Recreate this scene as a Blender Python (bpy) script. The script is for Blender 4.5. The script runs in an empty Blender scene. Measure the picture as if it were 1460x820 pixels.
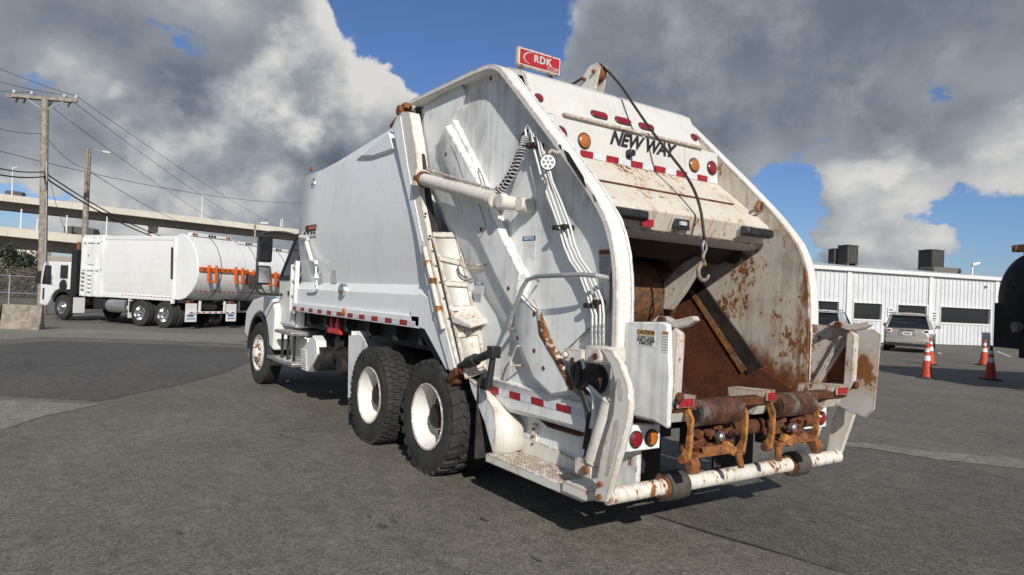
import bpy, bmesh, math, random
from mathutils import Vector, Matrix, Quaternion
random.seed(7)
R = math.radians
scn = bpy.context.scene
col = scn.collection

# ------------------------------------------------------------------ camera
CX, CY, CZ = -5.441, 4.056, 1.621
YAW, PIT, ROL = R(-34.535), R(0.807), R(-2.557)
FPX, IW, IH = 960.99, 1460.0, 820.0
Fv = Vector((math.cos(YAW)*math.cos(PIT), math.sin(YAW)*math.cos(PIT), math.sin(PIT)))
R0 = Vector((math.sin(YAW), -math.cos(YAW), 0))
U0 = R0.cross(Fv)
Rv = R0*math.cos(ROL) - U0*math.sin(ROL)
Uv = U0*math.cos(ROL) + R0*math.sin(ROL)
CAM = Vector((CX, CY, CZ))
cd = bpy.data.cameras.new('camera')
cd.sensor_width = 36.0
cd.lens = FPX/IW*36.0
cd.clip_start = 0.05
cd.clip_end = 6000
cam = bpy.data.objects.new('camera', cd)
col.objects.link(cam)
cam.matrix_world = Matrix(((Rv.x, Uv.x, -Fv.x, CX), (Rv.y, Uv.y, -Fv.y, CY), (Rv.z, Uv.z, -Fv.z, CZ), (0, 0, 0, 1)))
scn.camera = cam

def raydir(x, y):
    return Fv + Rv*((x-IW/2)/FPX) - Uv*((y-IH/2)/FPX)
def hit(x, y, ax, v):
    d = raydir(x, y); t = (v-CAM[ax])/d[ax]
    return CAM + d*t
def HX(x, y, v): return hit(x, y, 0, v)
def HY(x, y, v): return hit(x, y, 1, v)
def HZ(x, y, v=0.0): return hit(x, y, 2, v)
def HD(x, y, depth): return CAM + raydir(x, y)*depth      # point at a given depth along the view axis
def XZ(pts, Y): return [(HY(x, y, Y).x, HY(x, y, Y).z) for x, y in pts]

# ------------------------------------------------------------------ light
SUN = Vector((-0.765, 0.32, 0.455)).normalized()          # towards the sun
ELEV = math.asin(SUN.z); AZ = math.atan2(SUN.x, SUN.y)
sd = bpy.data.lights.new('sun', 'SUN')
sd.energy = 4.5; sd.angle = R(0.53); sd.color = (1.0, 0.945, 0.86)
so = bpy.data.objects.new('sun', sd); col.objects.link(so)
so.rotation_mode = 'QUATERNION'
so.rotation_quaternion = (-SUN).to_track_quat('-Z', 'Y')
so.location = (-30, 20, 30)
scn.view_settings.view_transform = 'Standard'
scn.view_settings.look = 'None'
scn.view_settings.gamma = 1.0
scn.view_settings.exposure = 0.0
scn.view_settings.use_curve_mapping = False

# ------------------------------------------------------------------ node helpers
class NT:
    def __init__(s, tree): s.t = tree; s.n = tree.nodes; s.l = tree.links
    def add(s, typ, **kw):
        n = s.n.new(typ)
        for k, v in kw.items(): setattr(n, k, v)
        return n
    def val(s, sock, v):
        if hasattr(v, 'is_linked') or isinstance(v, bpy.types.NodeSocket): s.l.new(v, sock)
        else: sock.default_value = v
    def math(s, op, a, b=None, c=None, clamp=False):
        n = s.add('ShaderNodeMath', operation=op, use_clamp=clamp)
        s.val(n.inputs[0], a)
        if b is not None: s.val(n.inputs[1], b)
        if c is not None: s.val(n.inputs[2], c)
        return n.outputs[0]
    def vmath(s, op, a, b=None):
        n = s.add('ShaderNodeVectorMath', operation=op)
        s.val(n.inputs[0], a)
        if b is not None: s.val(n.inputs[1], b)
        return n
    def smooth(s, x, a, b, lo=0.0, hi=1.0, typ='SMOOTHSTEP'):
        n = s.add('ShaderNodeMapRange', interpolation_type=typ)
        s.val(n.inputs[0], x); n.inputs[1].default_value = a; n.inputs[2].default_value = b
        n.inputs[3].default_value = lo; n.inputs[4].default_value = hi
        return n.outputs[0]
    def mix(s, f, a, b, blend='MIX'):
        n = s.add('ShaderNodeMix', data_type='RGBA', blend_type=blend)
        s.val(n.inputs[0], f)
        for sock, v in ((n.inputs[6], a), (n.inputs[7], b)):
            if isinstance(v, bpy.types.NodeSocket): s.l.new(v, sock)
            else: sock.default_value = (*v[:3], 1)
        return n.outputs[2]
    def noise(s, vec, scale, detail=5, rough=0.55, w=None):
        n = s.add('ShaderNodeTexNoise')
        if vec is not None: s.l.new(vec, n.inputs['Vector'])
        n.inputs['Scale'].default_value = scale; n.inputs['Detail'].default_value = detail
        n.inputs['Roughness'].default_value = rough
        return n.outputs[0]
    def mapping(s, vec, scale=(1, 1, 1), loc=(0, 0, 0)):
        n = s.add('ShaderNodeMapping')
        s.l.new(vec, n.inputs[0]); n.inputs['Scale'].default_value = scale; n.inputs['Location'].default_value = loc
        return n.outputs[0]

# ------------------------------------------------------------------ sky
wd = bpy.data.worlds.new('World'); scn.world = wd; wd.use_nodes = True
k = NT(wd.node_tree); k.n.clear()
sky = k.add('ShaderNodeTexSky', sky_type='NISHITA')
sky.sun_disc = False; sky.sun_elevation = ELEV; sky.sun_rotation = AZ
sky.air_density = 1.0; sky.dust_density = 0.4; sky.ozone_density = 3.0; sky.altitude = 10
tc = k.add('ShaderNodeTexCoord')
dirv = k.vmath('NORMALIZE', tc.outputs['Generated']).outputs[0]
sep = k.add('ShaderNodeSeparateXYZ'); k.l.new(dirv, sep.inputs[0])
zz = k.math('ADD', k.math('MAXIMUM', sep.outputs[2], 0.0), 0.22)
cmb = k.add('ShaderNodeCombineXYZ')
k.l.new(k.math('DIVIDE', sep.outputs[0], zz), cmb.inputs[0]); k.l.new(k.math('DIVIDE', sep.outputs[1], zz), cmb.inputs[1])
k.l.new(k.math('MULTIPLY', sep.outputs[2], 1.6), cmb.inputs[2])
plan = cmb.outputs[0]
warp = k.vmath('MULTIPLY_ADD', k.add('ShaderNodeTexNoise').outputs[1], (0.5, 0.5, 0.5))
wn = warp.inputs[0].links[0].from_node; k.l.new(dirv, wn.inputs['Vector']); wn.inputs['Scale'].default_value = 3.0; wn.inputs['Detail'].default_value = 4
k.l.new(plan, warp.inputs[2])
wplan = warp.outputs[0]
nbig = k.noise(wplan, 1.2, 5, 0.50)
nfine = k.noise(dirv, 12.0, 12, 0.62)
npuff = k.noise(k.mapping(dirv, (1, 1, 1.35), (3.1, 1.7, 0.4)), 6.5, 9, 0.52)
nsoft = k.noise(k.mapping(dirv, (1, 1, 2.6), (1.1, 5.7, 2.4)), 3.2, 5, 0.5)
def blob(x, y, rad, inner=0.15):
    c = raydir(x, y).normalized()
    d = k.vmath('DOT_PRODUCT', dirv, tuple(c)).outputs['Value']
    d = k.math('ADD', d, k.math('MULTIPLY', k.math('SUBTRACT', npuff, 0.5), 0.9*rad*rad))
    return k.smooth(d, math.cos(rad), math.cos(rad*inner))
def wsum(lst):
    out = None
    for w, s in lst:
        m = k.math('MULTIPLY', s, w)
        out = m if out is None else k.math('ADD', out, m)
    return out
# where the cloud banks stand and where the blue shows
cover = wsum([(0.22, blob(150, 130, 0.40)), (0.24, blob(420, 200, 0.24)), (0.30, blob(390, 60, 0.17)), (0.24, blob(480, 140, 0.13)), (0.16, blob(540, 260, 0.20)),
              (0.24, blob(1050, 110, 0.34)), (0.22, blob(1390, 90, 0.34)), (0.24, blob(1325, 130, 0.15)), (0.28, blob(1240, 305, 0.12)), (0.18, blob(1340, 345, 0.08)), (0.24, blob(320, 280, 0.22)), (0.16, blob(430, 310, 0.12)), (0.14, blob(140, 260, 0.14)), (0.16, blob(880, 220, 0.22)),
              (-0.46, blob(640, 40, 0.23)), (-0.34, blob(560, 45, 0.13)), (-0.24, blob(730, 20, 0.12)), (-0.28, blob(260, -30, 0.12)), (-0.28, blob(1120, 310, 0.13)), (-0.26, blob(1410, 290, 0.13)), (-0.18, blob(1190, 230, 0.07)), (-0.20, blob(1330, 370, 0.10)), (-0.14, blob(1100, 250, 0.06)), (-0.26, blob(20, 345, 0.13)), (-0.16, blob(20, 5, 0.12))])
cen = lambda n_: k.math('SUBTRACT', n_, 0.5)
dens = wsum([(1.5, cen(nbig)), (1.0, cover), (1.10, cen(npuff)), (0.62, cen(nfine)), (0.45, cen(nsoft))])
dens = k.math('ADD', dens, 0.04)
mask = k.smooth(dens, -0.04, 0.075)
brite = wsum([(0.36, blob(385, 50, 0.15)), (0.36, blob(450, 110, 0.11)), (0.30, blob(530, 160, 0.10)), (0.32, blob(300, 270, 0.17)), (0.28, blob(150, 255, 0.16)), (0.40, blob(1245, 300, 0.11)), (0.20, blob(1350, 180, 0.18)), (0.22, blob(95, 100, 0.06)), (0.2, blob(400, 310, 0.1)), (-0.14, blob(450, 235, 0.15)), (0.12, blob(1150, 100, 0.38)), (0.10, blob(1400, 150, 0.2)), (0.08, blob(200, 130, 0.3))])
edge = k.smooth(dens, -0.02, 0.50, 0.30, -0.11, 'LINEAR')
lum = wsum([(1.15, cen(npuff)), (1.0, cen(nfine)), (0.6, cen(nsoft)), (1.0, brite), (1.0, edge)])
lum = k.math('MULTIPLY', k.math('ADD', lum, 0.40), 0.90)
cl = k.add('ShaderNodeValToRGB')
k.l.new(lum, cl.inputs[0])
e = cl.color_ramp.elements
e[0].position = 0.0; e[0].color = (0.110, 0.132, 0.172, 1)
e[1].position = 1.0; e[1].color = (0.80, 0.79, 0.76, 1)
x1 = e.new(0.35); x1.color = (0.190, 0.220, 0.270, 1)
x2 = e.new(0.65); x2.color = (0.36, 0.39, 0.43, 1)
bg1 = k.add('ShaderNodeBackground'); k.l.new(k.mix(1.0, sky.outputs[0], (0.80, 0.93, 1.22), 'MULTIPLY'), bg1.inputs[0]); bg1.inputs[1].default_value = 0.075
bg2 = k.add('ShaderNodeBackground'); k.l.new(cl.outputs[0], bg2.inputs[0]); bg2.inputs[1].default_value = 0.88
mx = k.add('ShaderNodeMixShader'); k.l.new(mask, mx.inputs[0]); k.l.new(bg1.outputs[0], mx.inputs[1]); k.l.new(bg2.outputs[0], mx.inputs[2])
wo = k.add('ShaderNodeOutputWorld'); k.l.new(mx.outputs[0], wo.inputs[0])

# ------------------------------------------------------------------ materials
MATS = {}
def newmat(name):
    m = bpy.data.materials.new(name); m.use_nodes = True
    t = NT(m.node_tree); b = m.node_tree.nodes['Principled BSDF']
    MATS[name] = m
    return m, t, b
def coords(t):
    return t.add('ShaderNodeTexCoord').outputs['Object']
def simple(name, c, rough=0.5, metal=0.0, var=0.12, scale=8, coat=0, bump=0.0, emit=0):
    m, t, b = newmat(name)
    o = coords(t)
    n = t.noise(o, scale, 6, 0.6)
    f = t.smooth(n, 0.3, 0.7)
    t.l.new(t.mix(f, tuple(x*(1-var) for x in c), tuple(min(1, x*(1+var)) for x in c)), b.inputs['Base Color'])
    t.l.new(t.smooth(n, 0.3, 0.7, max(0, rough-0.08), min(1, rough+0.08)), b.inputs['Roughness'])
    b.inputs['Metallic'].default_value = metal
    if coat: b.inputs['Coat Weight'].default_value = coat
    if bump:
        bp = t.add('ShaderNodeBump'); bp.inputs['Strength'].default_value = bump; bp.inputs['Distance'].default_value = 0.01
        t.l.new(t.noise(o, scale*6, 4), bp.inputs['Height']); t.l.new(bp.outputs[0], b.inputs['Normal'])
    return m
RUST_A, RUST_B = (0.095, 0.034, 0.013), (0.27, 0.105, 0.032)
def paint(name, c=(0.74, 0.735, 0.71), dirt=0.35, rust=0.0, streak=0.0, edge=0.0, rough=0.42, dscale=2.2, dirtc=(0.36, 0.34, 0.30), stain=None, sv=(16, 16, 0.55)):
    """weathered paint: broad dirt, vertical run marks, rust chips, rust on the edges"""
    m, t, b = newmat(name)
    o = coords(t)
    base = c
    d1 = t.noise(o, dscale, 9, 0.62)
    d2 = t.noise(t.mapping(o, (9, 9, 0.7)), 1.6, 6, 0.6)
    f = t.math('MULTIPLY', t.smooth(t.math('ADD', t.math('MULTIPLY', d1, 0.6), t.math('MULTIPLY', d2, 0.4)), 0.44, 0.66), dirt)
    colr = t.mix(f, base, dirtc)
    sp = t.smooth(t.noise(o, 55, 3, 0.6), 0.66, 0.74)
    colr = t.mix(t.math('MULTIPLY', sp, 0.45*dirt), colr, (0.10, 0.075, 0.05))
    rc = t.mix(t.smooth(t.noise(o, 30, 5, 0.7), 0.35, 0.65), RUST_A, RUST_B)
    rmask = None
    if rust > 0:
        big = t.noise(t.mapping(o, (1, 1, 1), (4.3, 2.2, 1.1)), 1.7, 5, 0.6)
        ch = t.noise(t.mapping(o, (1, 1, 0.6)), 24, 10, 0.74)
        s = t.math('ADD', t.math('MULTIPLY', big, 0.5), t.math('MULTIPLY', ch, 0.6))
        th = 0.735-0.17*rust
        rmask = t.smooth(s, th, th+0.02)
        halo = t.smooth(s, th-0.07, th+0.02)
        colr = t.mix(t.math('MULTIPLY', halo, 0.45), colr, (0.50, 0.30, 0.13))
    if streak > 0:
        st = t.noise(t.mapping(o, sv), 1.5, 7, 0.65)
        gate = t.smooth(t.noise(o, 2.1, 4), 0.44-0.10*streak, 0.62-0.08*streak)
        s2 = t.math('MULTIPLY', t.smooth(st, 0.60-0.12*streak, 0.74-0.12*streak), gate)
        colr = t.mix(t.math('MULTIPLY', s2, min(1.0, streak*0.9)), colr, t.mix(t.noise(o, 20, 4), (0.20, 0.075, 0.022), (0.46, 0.25, 0.10)))
    if edge > 0:
        bv = t.add('ShaderNodeBevel'); bv.samples = 4; bv.inputs[0].default_value = 0.022
        g = t.add('ShaderNodeNewGeometry')
        dt = t.vmath('DOT_PRODUCT', bv.outputs[0], g.outputs['Normal']).outputs['Value']
        em = t.smooth(dt, 0.985, 0.90)
        ch2 = t.noise(o, 16, 8, 0.7)
        em = t.math('MULTIPLY', em, t.smooth(ch2, 0.595-0.18*edge, 0.64-0.18*edge))
        rmask = em if rmask is None else t.math('MAXIMUM', rmask, em)
    if stain:
        colr = stain(t, o, colr)
    if rmask is not None:
        colr = t.mix(rmask, colr, rc)
        rr = t.mix(rmask, (rough,)*3, (0.85,)*3)
        t.l.new(rr, b.inputs['Roughness'])
    else:
        t.l.new(t.smooth(d1, 0.3, 0.7, rough-0.06, rough+0.12), b.inputs['Roughness'])
    t.l.new(colr, b.inputs['Base Color'])
    bp = t.add('ShaderNodeBump'); bp.inputs['Strength'].default_value = 0.10; bp.inputs['Distance'].default_value = 0.02
    h = t.noise(o, 3.5, 4)
    if rmask is not None: h = t.math('SUBTRACT', h, t.math('MULTIPLY', rmask, 0.5))
    t.l.new(h, bp.inputs['Height']); t.l.new(bp.outputs[0], b.inputs['Normal'])
    return m
def rusty(name, a=RUST_A, c=RUST_B, scale=9, third=None, rough=0.85, metal=0.0):
    m, t, b = newmat(name)
    o = coords(t)
    n = t.noise(o, scale, 9, 0.7); n2 = t.noise(o, scale*5, 5, 0.7)
    colr = t.mix(t.smooth(t.math('ADD', t.math('MULTIPLY', n, .65), t.math('MULTIPLY', n2, .35)), 0.40, 0.60), a, c)
    if third:
        colr = t.mix(t.smooth(t.noise(t.mapping(o, (1, 1, 1), (7, 3, 2)), scale*0.5, 6, 0.65), 0.54, 0.62), colr, third)
    t.l.new(colr, b.inputs['Base Color']); b.inputs['Roughness'].default_value = rough; b.inputs['Metallic'].default_value = metal
    bp = t.add('ShaderNodeBump'); bp.inputs['Strength'].default_value = 0.5; bp.inputs['Distance'].default_value = 0.008
    t.l.new(n2, bp.inputs['Height']); t.l.new(bp.outputs[0], b.inputs['Normal'])
    return m

paint('white_body_brightened', (0.80, 0.83, 0.835), dirt=0.30, rough=0.30, dscale=1.3, dirtc=(0.45, 0.455, 0.45))  # truck white raised here to offset the weak grazing light on the walls
paint('white_side_brightened', (0.785, 0.80, 0.79), dirt=0.66, streak=0.14, rust=0.24, edge=0.5, rough=0.45, dirtc=(0.33, 0.325, 0.31))  # same white brightened for sides that the sun only grazes
paint('white_frame', (0.68, 0.665, 0.61), dirt=0.42, streak=0.30, rust=0.45, edge=0.9, rough=0.5, dirtc=(0.42, 0.36, 0.26))
paint('white_rim', (0.74, 0.735, 0.70), dirt=0.30, streak=0.15, rust=0.36, edge=1.0, rough=0.45, dirtc=(0.40, 0.36, 0.28))
paint('white_rear_sundimmed', (0.62, 0.615, 0.585), dirt=0.30, streak=0.40, rust=0.16, edge=0.6, rough=0.45, dirtc=(0.48, 0.42, 0.33), sv=(1.2, 18, 0.6))  # same white lowered because the rear faces take full sun
paint('white_hood_sundimmed', (0.63, 0.595, 0.52), dirt=0.45, streak=0.62, rust=0.62, edge=0.9, rough=0.5, dirtc=(0.50, 0.41, 0.28), sv=(2.2, 13, 1.5))  # base white lowered against full sun; streaks and rust are wear
paint('white_worn', (0.58, 0.56, 0.52), dirt=0.85, streak=0.45, rust=0.80, edge=1.0, rough=0.55)
paint('bar_paint', (0.74, 0.72, 0.66), dirt=0.4, rust=0.80, edge=0.4, rough=0.5)
paint('white_clean', (0.74, 0.74, 0.72), dirt=0.25, rough=0.35)
paint('fleet_white', (0.73, 0.735, 0.725), dirt=0.22, rough=0.32, dscale=0.8)
def wallstain(t, o, colr):
    s = t.add('ShaderNodeSeparateXYZ'); t.l.new(o, s.inputs[0])
    # worn through to rusty steel low down in the hopper where the load rubs
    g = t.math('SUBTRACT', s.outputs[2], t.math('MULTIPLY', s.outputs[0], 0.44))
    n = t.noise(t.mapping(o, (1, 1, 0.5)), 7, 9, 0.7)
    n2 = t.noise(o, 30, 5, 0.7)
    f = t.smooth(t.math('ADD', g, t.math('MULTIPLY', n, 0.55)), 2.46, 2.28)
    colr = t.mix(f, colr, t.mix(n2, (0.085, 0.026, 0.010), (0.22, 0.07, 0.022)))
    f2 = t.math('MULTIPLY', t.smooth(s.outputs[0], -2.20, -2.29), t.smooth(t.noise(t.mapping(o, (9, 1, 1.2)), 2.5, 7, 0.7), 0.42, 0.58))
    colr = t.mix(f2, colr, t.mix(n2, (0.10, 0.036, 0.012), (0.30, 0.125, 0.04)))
    sc = t.noise(t.mapping(o, (2.5, 1, 8)), 3.0, 6, 0.75)
    colr = t.mix(t.math('MULTIPLY', t.smooth(sc, 0.60, 0.70), 0.5), colr, (0.30, 0.22, 0.15))
    return colr
def armstain(t, o, colr):
    s = t.add('ShaderNodeSeparateXYZ'); t.l.new(o, s.inputs[0])
    dx = t.math('MULTIPLY', t.math('ADD', s.outputs[0], 2.745), 1.25); dz = t.math('SUBTRACT', s.outputs[2], 1.19)
    d = t.math('SQRT', t.math('ADD', t.math('MULTIPLY', dx, dx), t.math('MULTIPLY', dz, dz)))
    n = t.noise(o, 9, 9, 0.7); n2 = t.noise(o, 34, 6, 0.7)
    f = t.smooth(t.math('ADD', d, t.math('MULTIPLY', t.math('SUBTRACT', n, 0.5), 0.42)), 0.135, 0.105)
    h = t.smooth(t.math('ADD', d, t.math('MULTIPLY', t.math('SUBTRACT', n, 0.5), 0.5)), 0.25, 0.12)
    colr = t.mix(t.math('MULTIPLY', h, 0.5), colr, (0.42, 0.24, 0.10))
    return t.mix(f, colr, t.mix(n2, (0.06, 0.022, 0.009), (0.38, 0.16, 0.045)))
paint('arm_paint', (0.55, 0.54, 0.51), dirt=0.95, streak=0.4, rust=0.5, edge=1.0, rough=0.55, stain=armstain)
paint('hopper_wall', (0.52, 0.495, 0.44), dirt=0.9, streak=0.30, rust=0.80, edge=0.9, rough=0.55, dirtc=(0.24, 0.215, 0.18), stain=wallstain)
rusty('rust')
rusty('rust_orange', (0.13, 0.047, 0.015), (0.50, 0.22, 0.06), 14)
rusty('rust_dark', (0.055, 0.018, 0.008), (0.17, 0.055, 0.020), 6)
rusty('rust_roll', (0.040, 0.019, 0.013), (0.125, 0.052, 0.026), 12, third=(0.13, 0.12, 0.11), rough=0.55)
rusty('rust_tube', (0.11, 0.042, 0.016), (0.33, 0.15, 0.05), 16, third=(0.20, 0.13, 0.08))
rusty('rust_pack', (0.06, 0.026, 0.012), (0.20, 0.088, 0.032), 20, third=(0.07, 0.05, 0.035))
rusty('rust_hopper', (0.060, 0.018, 0.008), (0.125, 0.036, 0.013), 5)
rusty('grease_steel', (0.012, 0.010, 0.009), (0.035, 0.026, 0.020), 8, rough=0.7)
rusty('hook_steel', (0.16, 0.12, 0.08), (0.38, 0.31, 0.22), 14, metal=0.4, rough=0.5)
simple('rubber', (0.030, 0.029, 0.027), 0.82, var=0.35, scale=6, bump=0.15)
simple('rubber_worn', (0.075, 0.07, 0.062), 0.85, var=0.35, scale=9, bump=0.2)
simple('black_paint', (0.018, 0.018, 0.019), 0.45, var=0.3)
simple('black_plastic', (0.022, 0.022, 0.023), 0.5, var=0.3)
simple('chassis', (0.020, 0.019, 0.018), 0.7, var=0.5, scale=5)
simple('chrome', (0.75, 0.75, 0.74), 0.22, 1.0, var=0.08)
simple('steel', (0.50, 0.50, 0.49), 0.38, 0.9, var=0.15)
simple('cable', (0.05, 0.04, 0.033), 0.6, 0.5, var=0.3, scale=40)
simple('red_lens', (0.22, 0.010, 0.014), 0.22, var=0.25, scale=70, coat=0.6)
simple('amber_lens', (0.42, 0.13, 0.02), 0.22, var=0.35, scale=70, coat=0.6)
simple('led_clear', (0.85, 0.86, 0.84), 0.18, var=0.15, scale=90, coat=0.8)
simple('tape_red', (0.30, 0.018, 0.020), 0.35, var=0.25, scale=25)
simple('tape_white', (0.62, 0.64, 0.67), 0.35, var=0.12, scale=25)
simple('sign_red', (0.36, 0.020, 0.024), 0.35, var=0.10, scale=12)
simple('decal_white', (0.70, 0.70, 0.68), 0.45, var=0.06)
simple('decal_grey', (0.46, 0.46, 0.46), 0.5, var=0.1)
simple('decal_blue', (0.03, 0.10, 0.28), 0.45, var=0.08)
simple('decal_yellow', (0.62, 0.40, 0.11), 0.5, var=0.2)
simple('decal_orange', (0.50, 0.15, 0.03), 0.5, var=0.2)
simple('ink', (0.02, 0.02, 0.022), 0.5, var=0.1)
simple('red_plastic', (0.55, 0.03, 0.03), 0.4, var=0.1)
simple('fleet_orange', (0.56, 0.115, 0.02), 0.4, var=0.12)
simple('aluminium', (0.62, 0.62, 0.60), 0.35, 0.85, var=0.12)
simple('wood_pole', (0.27, 0.235, 0.195), 0.9, var=0.35, scale=5, bump=0.4)
simple('porcelain', (0.62, 0.62, 0.60), 0.3, var=0.1)
simple('wire', (0.03, 0.03, 0.032), 0.6, var=0.1)
simple('galvanised', (0.45, 0.46, 0.46), 0.5, 0.6, var=0.15)
simple('cone_orange', (0.46, 0.055, 0.022), 0.6, var=0.30, scale=20)
simple('cone_band', (0.70, 0.70, 0.68), 0.4, var=0.1, scale=20)
simple('cone_base', (0.03, 0.03, 0.032), 0.8, var=0.25)
simple('suv_paint', (0.40, 0.38, 0.34), 0.32, 0.4, var=0.015, coat=0.8)
simple('suv_silver', (0.46, 0.47, 0.47), 0.32, 0.4, var=0.015, coat=0.8)
simple('plate_white', (0.68, 0.68, 0.66), 0.4, var=0.05)
simple('building_white', (0.60, 0.615, 0.635), 0.5, var=0.05, scale=1.5)
simple('building_trim', (0.68, 0.69, 0.69), 0.45, var=0.04)
simple('roof_metal', (0.60, 0.61, 0.60), 0.45, 0.2, var=0.1)
simple('hvac_grey', (0.115, 0.11, 0.10), 0.6, var=0.2)
simple('hvac_dark', (0.030, 0.029, 0.028), 0.7, var=0.25)
simple('tank_black', (0.004, 0.004, 0.006), 0.55, var=0.3).node_tree.nodes['Principled BSDF'].inputs['Specular IOR Level'].default_value = 0.15
simple('line_white', (0.55, 0.54, 0.51), 0.8, var=0.3, scale=15)
simple('bark', (0.10, 0.08, 0.06), 0.9, var=0.3)
def leaf(name, a, b_):
    m, t, b = newmat(name)
    oi = t.add('ShaderNodeObjectInfo')
    n = t.noise(coords(t), 0.9, 4)
    t.l.new(t.mix(t.smooth(n, .35, .65), a, b_), b.inputs['Base Color']); b.inputs['Roughness'].default_value = 0.7
leaf('leaf_dark', (0.016, 0.024, 0.011), (0.040, 0.050, 0.022))
leaf('leaf_dry', (0.075, 0.062, 0.038), (0.13, 0.105, 0.062))
def glass(name, tint, rough=0.06):
    m, t, b = newmat(name)
    n = t.noise(coords(t), 2.0, 3)
    t.l.new(t.mix(n, tuple(x*0.7 for x in tint), tint), b.inputs['Base Color'])
    b.inputs['Roughness'].default_value = rough; b.inputs['Specular IOR Level'].default_value = 0.6
    b.inputs['Coat Weight'].default_value = 0.5
glass('glass_dark', (0.014, 0.015, 0.016)); glass('glass_window', (0.020, 0.020, 0.021), 0.10); glass('mirror_back', (0.012, 0.012, 0.013), 0.3)

def concrete(name, a, c, scale=1.2):
    m, t, b = newmat(name); o = coords(t)
    n = t.noise(o, scale, 9, 0.62); n2 = t.noise(t.mapping(o, (6, 6, 0.6)), 1.2, 6, 0.6)
    colr = t.mix(t.smooth(n, .35, .65), a, c)
    colr = t.mix(t.math('MULTIPLY', t.smooth(n2, .55, .72), .5), colr, tuple(x*0.45 for x in a))
    t.l.new(colr, b.inputs['Base Color']); b.inputs['Roughness'].default_value = 0.88
    bp = t.add('ShaderNodeBump'); bp.inputs['Strength'].default_value = 0.3; bp.inputs['Distance'].default_value = 0.01
    t.l.new(t.noise(o, 40, 5), bp.inputs['Height']); t.l.new(bp.outputs[0], b.inputs['Normal'])
concrete('concrete_deck', (0.64, 0.59, 0.50), (0.72, 0.67, 0.57), 0.15)
concrete('concrete_girder', (0.30, 0.275, 0.24), (0.36, 0.335, 0.29), 0.15)
concrete('concrete_barrier', (0.17, 0.148, 0.12), (0.30, 0.265, 0.21), 3.5)

def asphalt(name, a, c, speck=0.95):
    m, t, b = newmat(name)
    o = t.add('ShaderNodeTexCoord').outputs['Object']
    n1 = t.noise(o, 0.16, 6, 0.6); n2 = t.noise(o, 1.3, 8, 0.65); n3 = t.noise(t.mapping(o, (1, 2.2, 1)), 0.5, 6, 0.6)
    s = t.math('ADD', t.math('MULTIPLY', n1, 0.45), t.math('ADD', t.math('MULTIPLY', n2, 0.25), t.math('MULTIPLY', n3, 0.30)))
    colr = t.mix(t.smooth(s, 0.33, 0.67), a, c)
    # aggregate
    v = t.add('ShaderNodeTexVoronoi'); v.inputs['Scale'].default_value = 70; t.l.new(o, v.inputs['Vector'])
    vs = t.add('ShaderNodeSeparateXYZ'); t.l.new(v.outputs['Color'], vs.inputs[0])
    grit = t.smooth(vs.outputs[0], 0.0, 1.0, 0.72, 1.30)
    g2 = t.add('ShaderNodeCombineXYZ')
    for i in range(3): t.l.new(grit, g2.inputs[i])
    colr = t.mix(speck, colr, t.mix(1.0, colr, g2.outputs[0], 'MULTIPLY'))
    pale = t.math('MULTIPLY', t.smooth(vs.outputs[1], 0.960, 0.98), t.smooth(v.outputs['Distance'], 0.45, 0.25))
    colr = t.mix(t.math('MULTIPLY', pale, 0.8), colr, (0.30, 0.285, 0.26))
    md = t.noise(o, 7.0, 8, 0.7); md2 = t.noise(o, 38.0, 5, 0.75)
    mm = t.math('ADD', t.math('MULTIPLY', md, 0.5), t.math('MULTIPLY', md2, 0.5))
    k3 = t.add('ShaderNodeCombineXYZ'); kv = t.smooth(mm, 0.36, 0.64, 0.62, 1.36, 'LINEAR')
    for i in range(3): t.l.new(kv, k3.inputs[i])
    colr = t.mix(1.0, colr, k3.outputs[0], 'MULTIPLY')
    # oil spots and rubber marks
    sp = t.smooth(t.noise(t.mapping(o, (1, 1, 1), (5, 9, 0)), 2.1, 3, 0.5), 0.715, 0.76)
    colr = t.mix(t.math('MULTIPLY', sp, 0.75), colr, (0.02, 0.019, 0.018))
    # hairline cracks
    wv = t.vmath('MULTIPLY_ADD', t.add('ShaderNodeTexNoise').outputs[1], (0.9, 0.9, 0.0)); wn_ = wv.inputs[0].links[0].from_node
    t.l.new(o, wn_.inputs['Vector']); wn_.inputs['Scale'].default_value = 1.2; wn_.inputs['Detail'].default_value = 8; t.l.new(o, wv.inputs[2])
    vc = t.add('ShaderNodeTexVoronoi', feature='DISTANCE_TO_EDGE'); vc.inputs['Scale'].default_value = 0.32; t.l.new(wv.outputs[0], vc.inputs['Vector'])
    ck = t.math('MULTIPLY', t.smooth(vc.outputs['Distance'], 0.0040, 0.0012), t.smooth(t.noise(o, 0.45, 4), 0.50, 0.58))
    colr = t.mix(t.math('MULTIPLY', ck, 0.7), colr, tuple(x*0.35 for x in a))
    tr = t.noise(t.mapping(o, (0.22, 3.0, 1)), 1.1, 6, 0.6)
    colr = t.mix(t.math('MULTIPLY', t.smooth(tr, 0.56, 0.70), 0.35), colr, tuple(x*0.6 for x in a))
    t.l.new(colr, b.inputs['Base Color'])
    t.l.new(t.smooth(n2, 0.3, 0.7, 0.78, 0.92), b.inputs['Roughness'])
    b.inputs['Specular IOR Level'].default_value = 0.35
    bp = t.add('ShaderNodeBump'); bp.inputs['Strength'].default_value = 0.8; bp.inputs['Distance'].default_value = 0.010
    hh = t.math('ADD', t.math('MULTIPLY', vs.outputs[0], 0.5), t.noise(o, 30, 6, 0.7))
    t.l.new(hh, bp.inputs['Height']); t.l.new(bp.outputs[0], b.inputs['Normal'])
asphalt('asphalt', (0.126, 0.116, 0.097), (0.196, 0.181, 0.152))
asphalt('asphalt_mid', (0.100, 0.092, 0.078), (0.152, 0.140, 0.118))
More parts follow.
